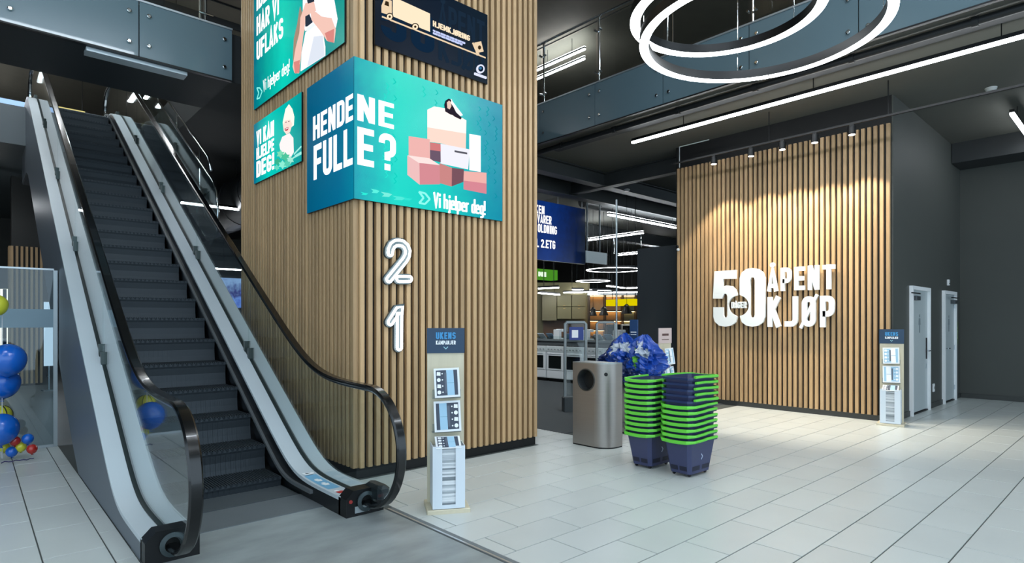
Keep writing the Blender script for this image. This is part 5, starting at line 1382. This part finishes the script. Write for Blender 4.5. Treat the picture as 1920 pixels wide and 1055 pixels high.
# blue lit TV far behind the escalator
c = at(437, 567, 17); tvm = gradient('tv_blue', [(0,'#2f4fd0'),(.4,'#7aa8ff'),(.6,'#2a2f8c'),(1,'#9fc8ff')], 2, -.1, .75, .9, .9)
tv_ = scr('television', 'blue lit television seen between escalator and column', FR_Y(c.y), c.x-.45, c.x+.35, c.z-.15, c.z+.7, tvm, .06)
MB().box(c.x-.08, c.x, c.y+.03, c.y+.07, .004, c.z-.1).box(c.x-.3, c.x+.2, c.y-.1, c.y+.25, .004, .03).build('floor_stand', BLKMET, tv_)
# upper landing railings and lit signs beyond
ub = empty('landing_balustrade', (-1, 15.0, 5.70), label='glass balustrade with posts on the upper landing left of the escalator', cat='balustrade')
for x in (-2.6, -1.4, -.5, .25): MB().rod((x, 15.0, 5.3), (x, 15.0, 6.85), .025, 8).build('post', CHROME, ub)
for a, b_ in ((-2.55, -1.45), (-1.35, -.55), (-.45, .2)): MB().box(a, b_, 14.96, 14.972, 5.75, 6.7).build('glass_panel', GLS, ub)
MB().rod((-4, 15.0, 6.75), (.6, 15.0, 6.75), .022).build('handrail', CHROME, ub)
ub = empty('landing_balustrade', (4, 15.0, 5.70), label='glass balustrade with posts on the upper landing right of the escalator', cat='balustrade')
for x in (2.75, 3.4): MB().rod((x, 10.5, 5.5), (x, 10.5, 6.85), .025, 8).build('post', CHROME, ub)
MB().rod((2.7, 10.5, 6.8), (4.5, 10.5, 6.8), .022).build('handrail', CHROME, ub)
us = empty('light_box', (.2, 17.5, 5.9), label='blue and white light box on the upper floor left of the escalator', cat='light box')
c0 = at(5, 210, 13.5)
MB().box(c0.x-.25, c0.x+.4, c0.y, c0.y+.1, c0.z-.1, c0.z+.32).build('lit_face', emit('lightbox_blue', '#a9d0ff', 1.2), us)
MB().box(c0.x-.3, c0.x+.45, c0.y+.1, c0.y+.2, c0.z-.15, c0.z+.37).build('case', BLKMET, us)
c0 = at(128, 210, 15.5); yl = empty('yellow_sign', c0, label='small yellow lit sign over the head of the escalator', cat='sign')
MB().box(c0.x-.25, c0.x+.36, c0.y, c0.y+.06, c0.z-.05, c0.z+.10).build('lit_face', emit('yellow_sign', '#e6d98a', 1.0), yl); MB().box(c0.x-.6, c0.x-.25, c0.y, c0.y+.06, c0.z+.08, c0.z+.14).build('white_face', emit('white_strip', '#fff8e8', 2), yl)
for x_ in (-.5, .3): MB().rod((c0.x+x_, c0.y+.03, c0.z+.08), (c0.x+x_, c0.y+.03, 8.6), .008).build('suspension_rod', BLKMET, yl)
linear('white linear lamp over the upper landing left of the head of the escalator', (at(84, 116, 14).x, at(84, 116, 14).y, at(84, 116, 14).z), (at(84, 116, 14).x, at(84, 116, 14).y+1.6, at(84, 116, 14).z), w=.10, ztop=8.6)
linear('white linear lamp over the upper landing right of the escalator head', (3.1, 12.6, 6.9), (3.1, 16.5, 6.9), w=.08, ztop=8.6, m=LAMPG)
# ceiling grid and speaker above the landing
for i in range(3): beam('dark ceiling rail above the escalator head, %s from the hall' % ['first','second','third'][i], -3, 6, 13.2+1.6*i, 13.26+1.6*i, 8.45, 8.6, CEILB, 'ceiling rail', 'ceiling_rail')

# balloons
def balloon(label, c, r, m, knot=True, group=None, stripes=False):
    t = empty('balloon', c, label=label, cat='balloon', group=group)
    prof = [(.001, -1.22*r)] + [(r*math.sin(R(a))*(1 if a < 90 else 1), -math.cos(R(a))*r*(1.12 if a < 90 else 1.0)) for a in range(12, 180, 12)] + [(.001, r)]
    MB().lathe(prof, n=24).build('skin', m, t, local=True, smooth=True)
    MB().lathe([(.012, -1.30*r),(.018,-1.27*r),(.004,-1.21*r)], n=10).build('knot', m, t, local=True)
    if stripes:
        for a in (0, 60, 120):
            MB().tube([(1.004*r*math.sin(R(b))*math.cos(R(a)), 1.004*r*math.sin(R(b))*math.sin(R(a)), -math.cos(R(b))*r*(1.12 if abs(b) < 90 else 1.0)) for b in range(-160, 161, 16)], .006, 5).build('stripe', BLKMET, t, local=True)
    return t
BLUB = mat('balloon_blue', '#0f63c8', .22, coat=.5); BYEL = mat('balloon_yellow', '#cfd03a', .25, coat=.5); BRED = mat('balloon_red', '#b52a22', .25, coat=.5)
def bp(u, v, d): p_ = at(u, v, d); return p_
balloon('yellow balloon floating highest at the left edge', bp(-8, 571, 6.4), .11, BYEL)
balloon('large blue balloon, upper one of the column', bp(15, 673, 6.4), .165, BLUB)
balloon('blue balloon just under the upper blue one', bp(4, 716, 6.5), .165, BLUB)
balloon('yellow balloon with black stripes between the blue ones', bp(0, 778, 6.55), .11, BYEL, stripes=True)
balloon('blue balloon low in the column above the small cluster', bp(2, 803, 6.35), .16, BLUB)
for i, (u, v, r, m, nm) in enumerate(((22, 846, .055, BLUB, 'small blue balloon lying at the left of the floor cluster'), (39, 837, .052, BYEL, 'small yellow balloon lying in the middle of the floor cluster'), (60, 841, .05, BRED, 'small red balloon lying at the right of the floor cluster'), (52, 822, .055, BLUB, 'small blue balloon lying on top of the floor cluster'), (28, 826, .05, BRED, 'small red balloon half hidden at the back of the floor cluster'), (8, 838, .05, BYEL, 'small yellow balloon at the left edge of the floor cluster'))):
    balloon(nm, bp(u, v, 6.45 + .05*(i % 2)), r, m)
rb_ = MB(); p0 = bp(30, 856, 6.35)
rb_.tube([(p0.x-.12+.03*i, p0.y+.02*math.sin(i*1.7), .012+.012*abs(math.sin(i*1.3))) for i in range(10)], .006, 5)
tag(rb_.build('curling_ribbon', mat('ribbon', '#2e2a5a', .3), org=(p0.x, p0.y, 0)), 'dark curling ribbon on the tiles under the small balloons', 'ribbon')
st_ = MB(); q0 = bp(4, 690, 6.45); st_.tube([(q0.x, q0.y, .02), (q0.x, q0.y, 1.7)], .004, 5)
tag(st_.build('balloon_string', mat('string', '#c8ccd0', .5), org=(q0.x, q0.y, 0)), 'thin string holding the column of balloons', 'string')
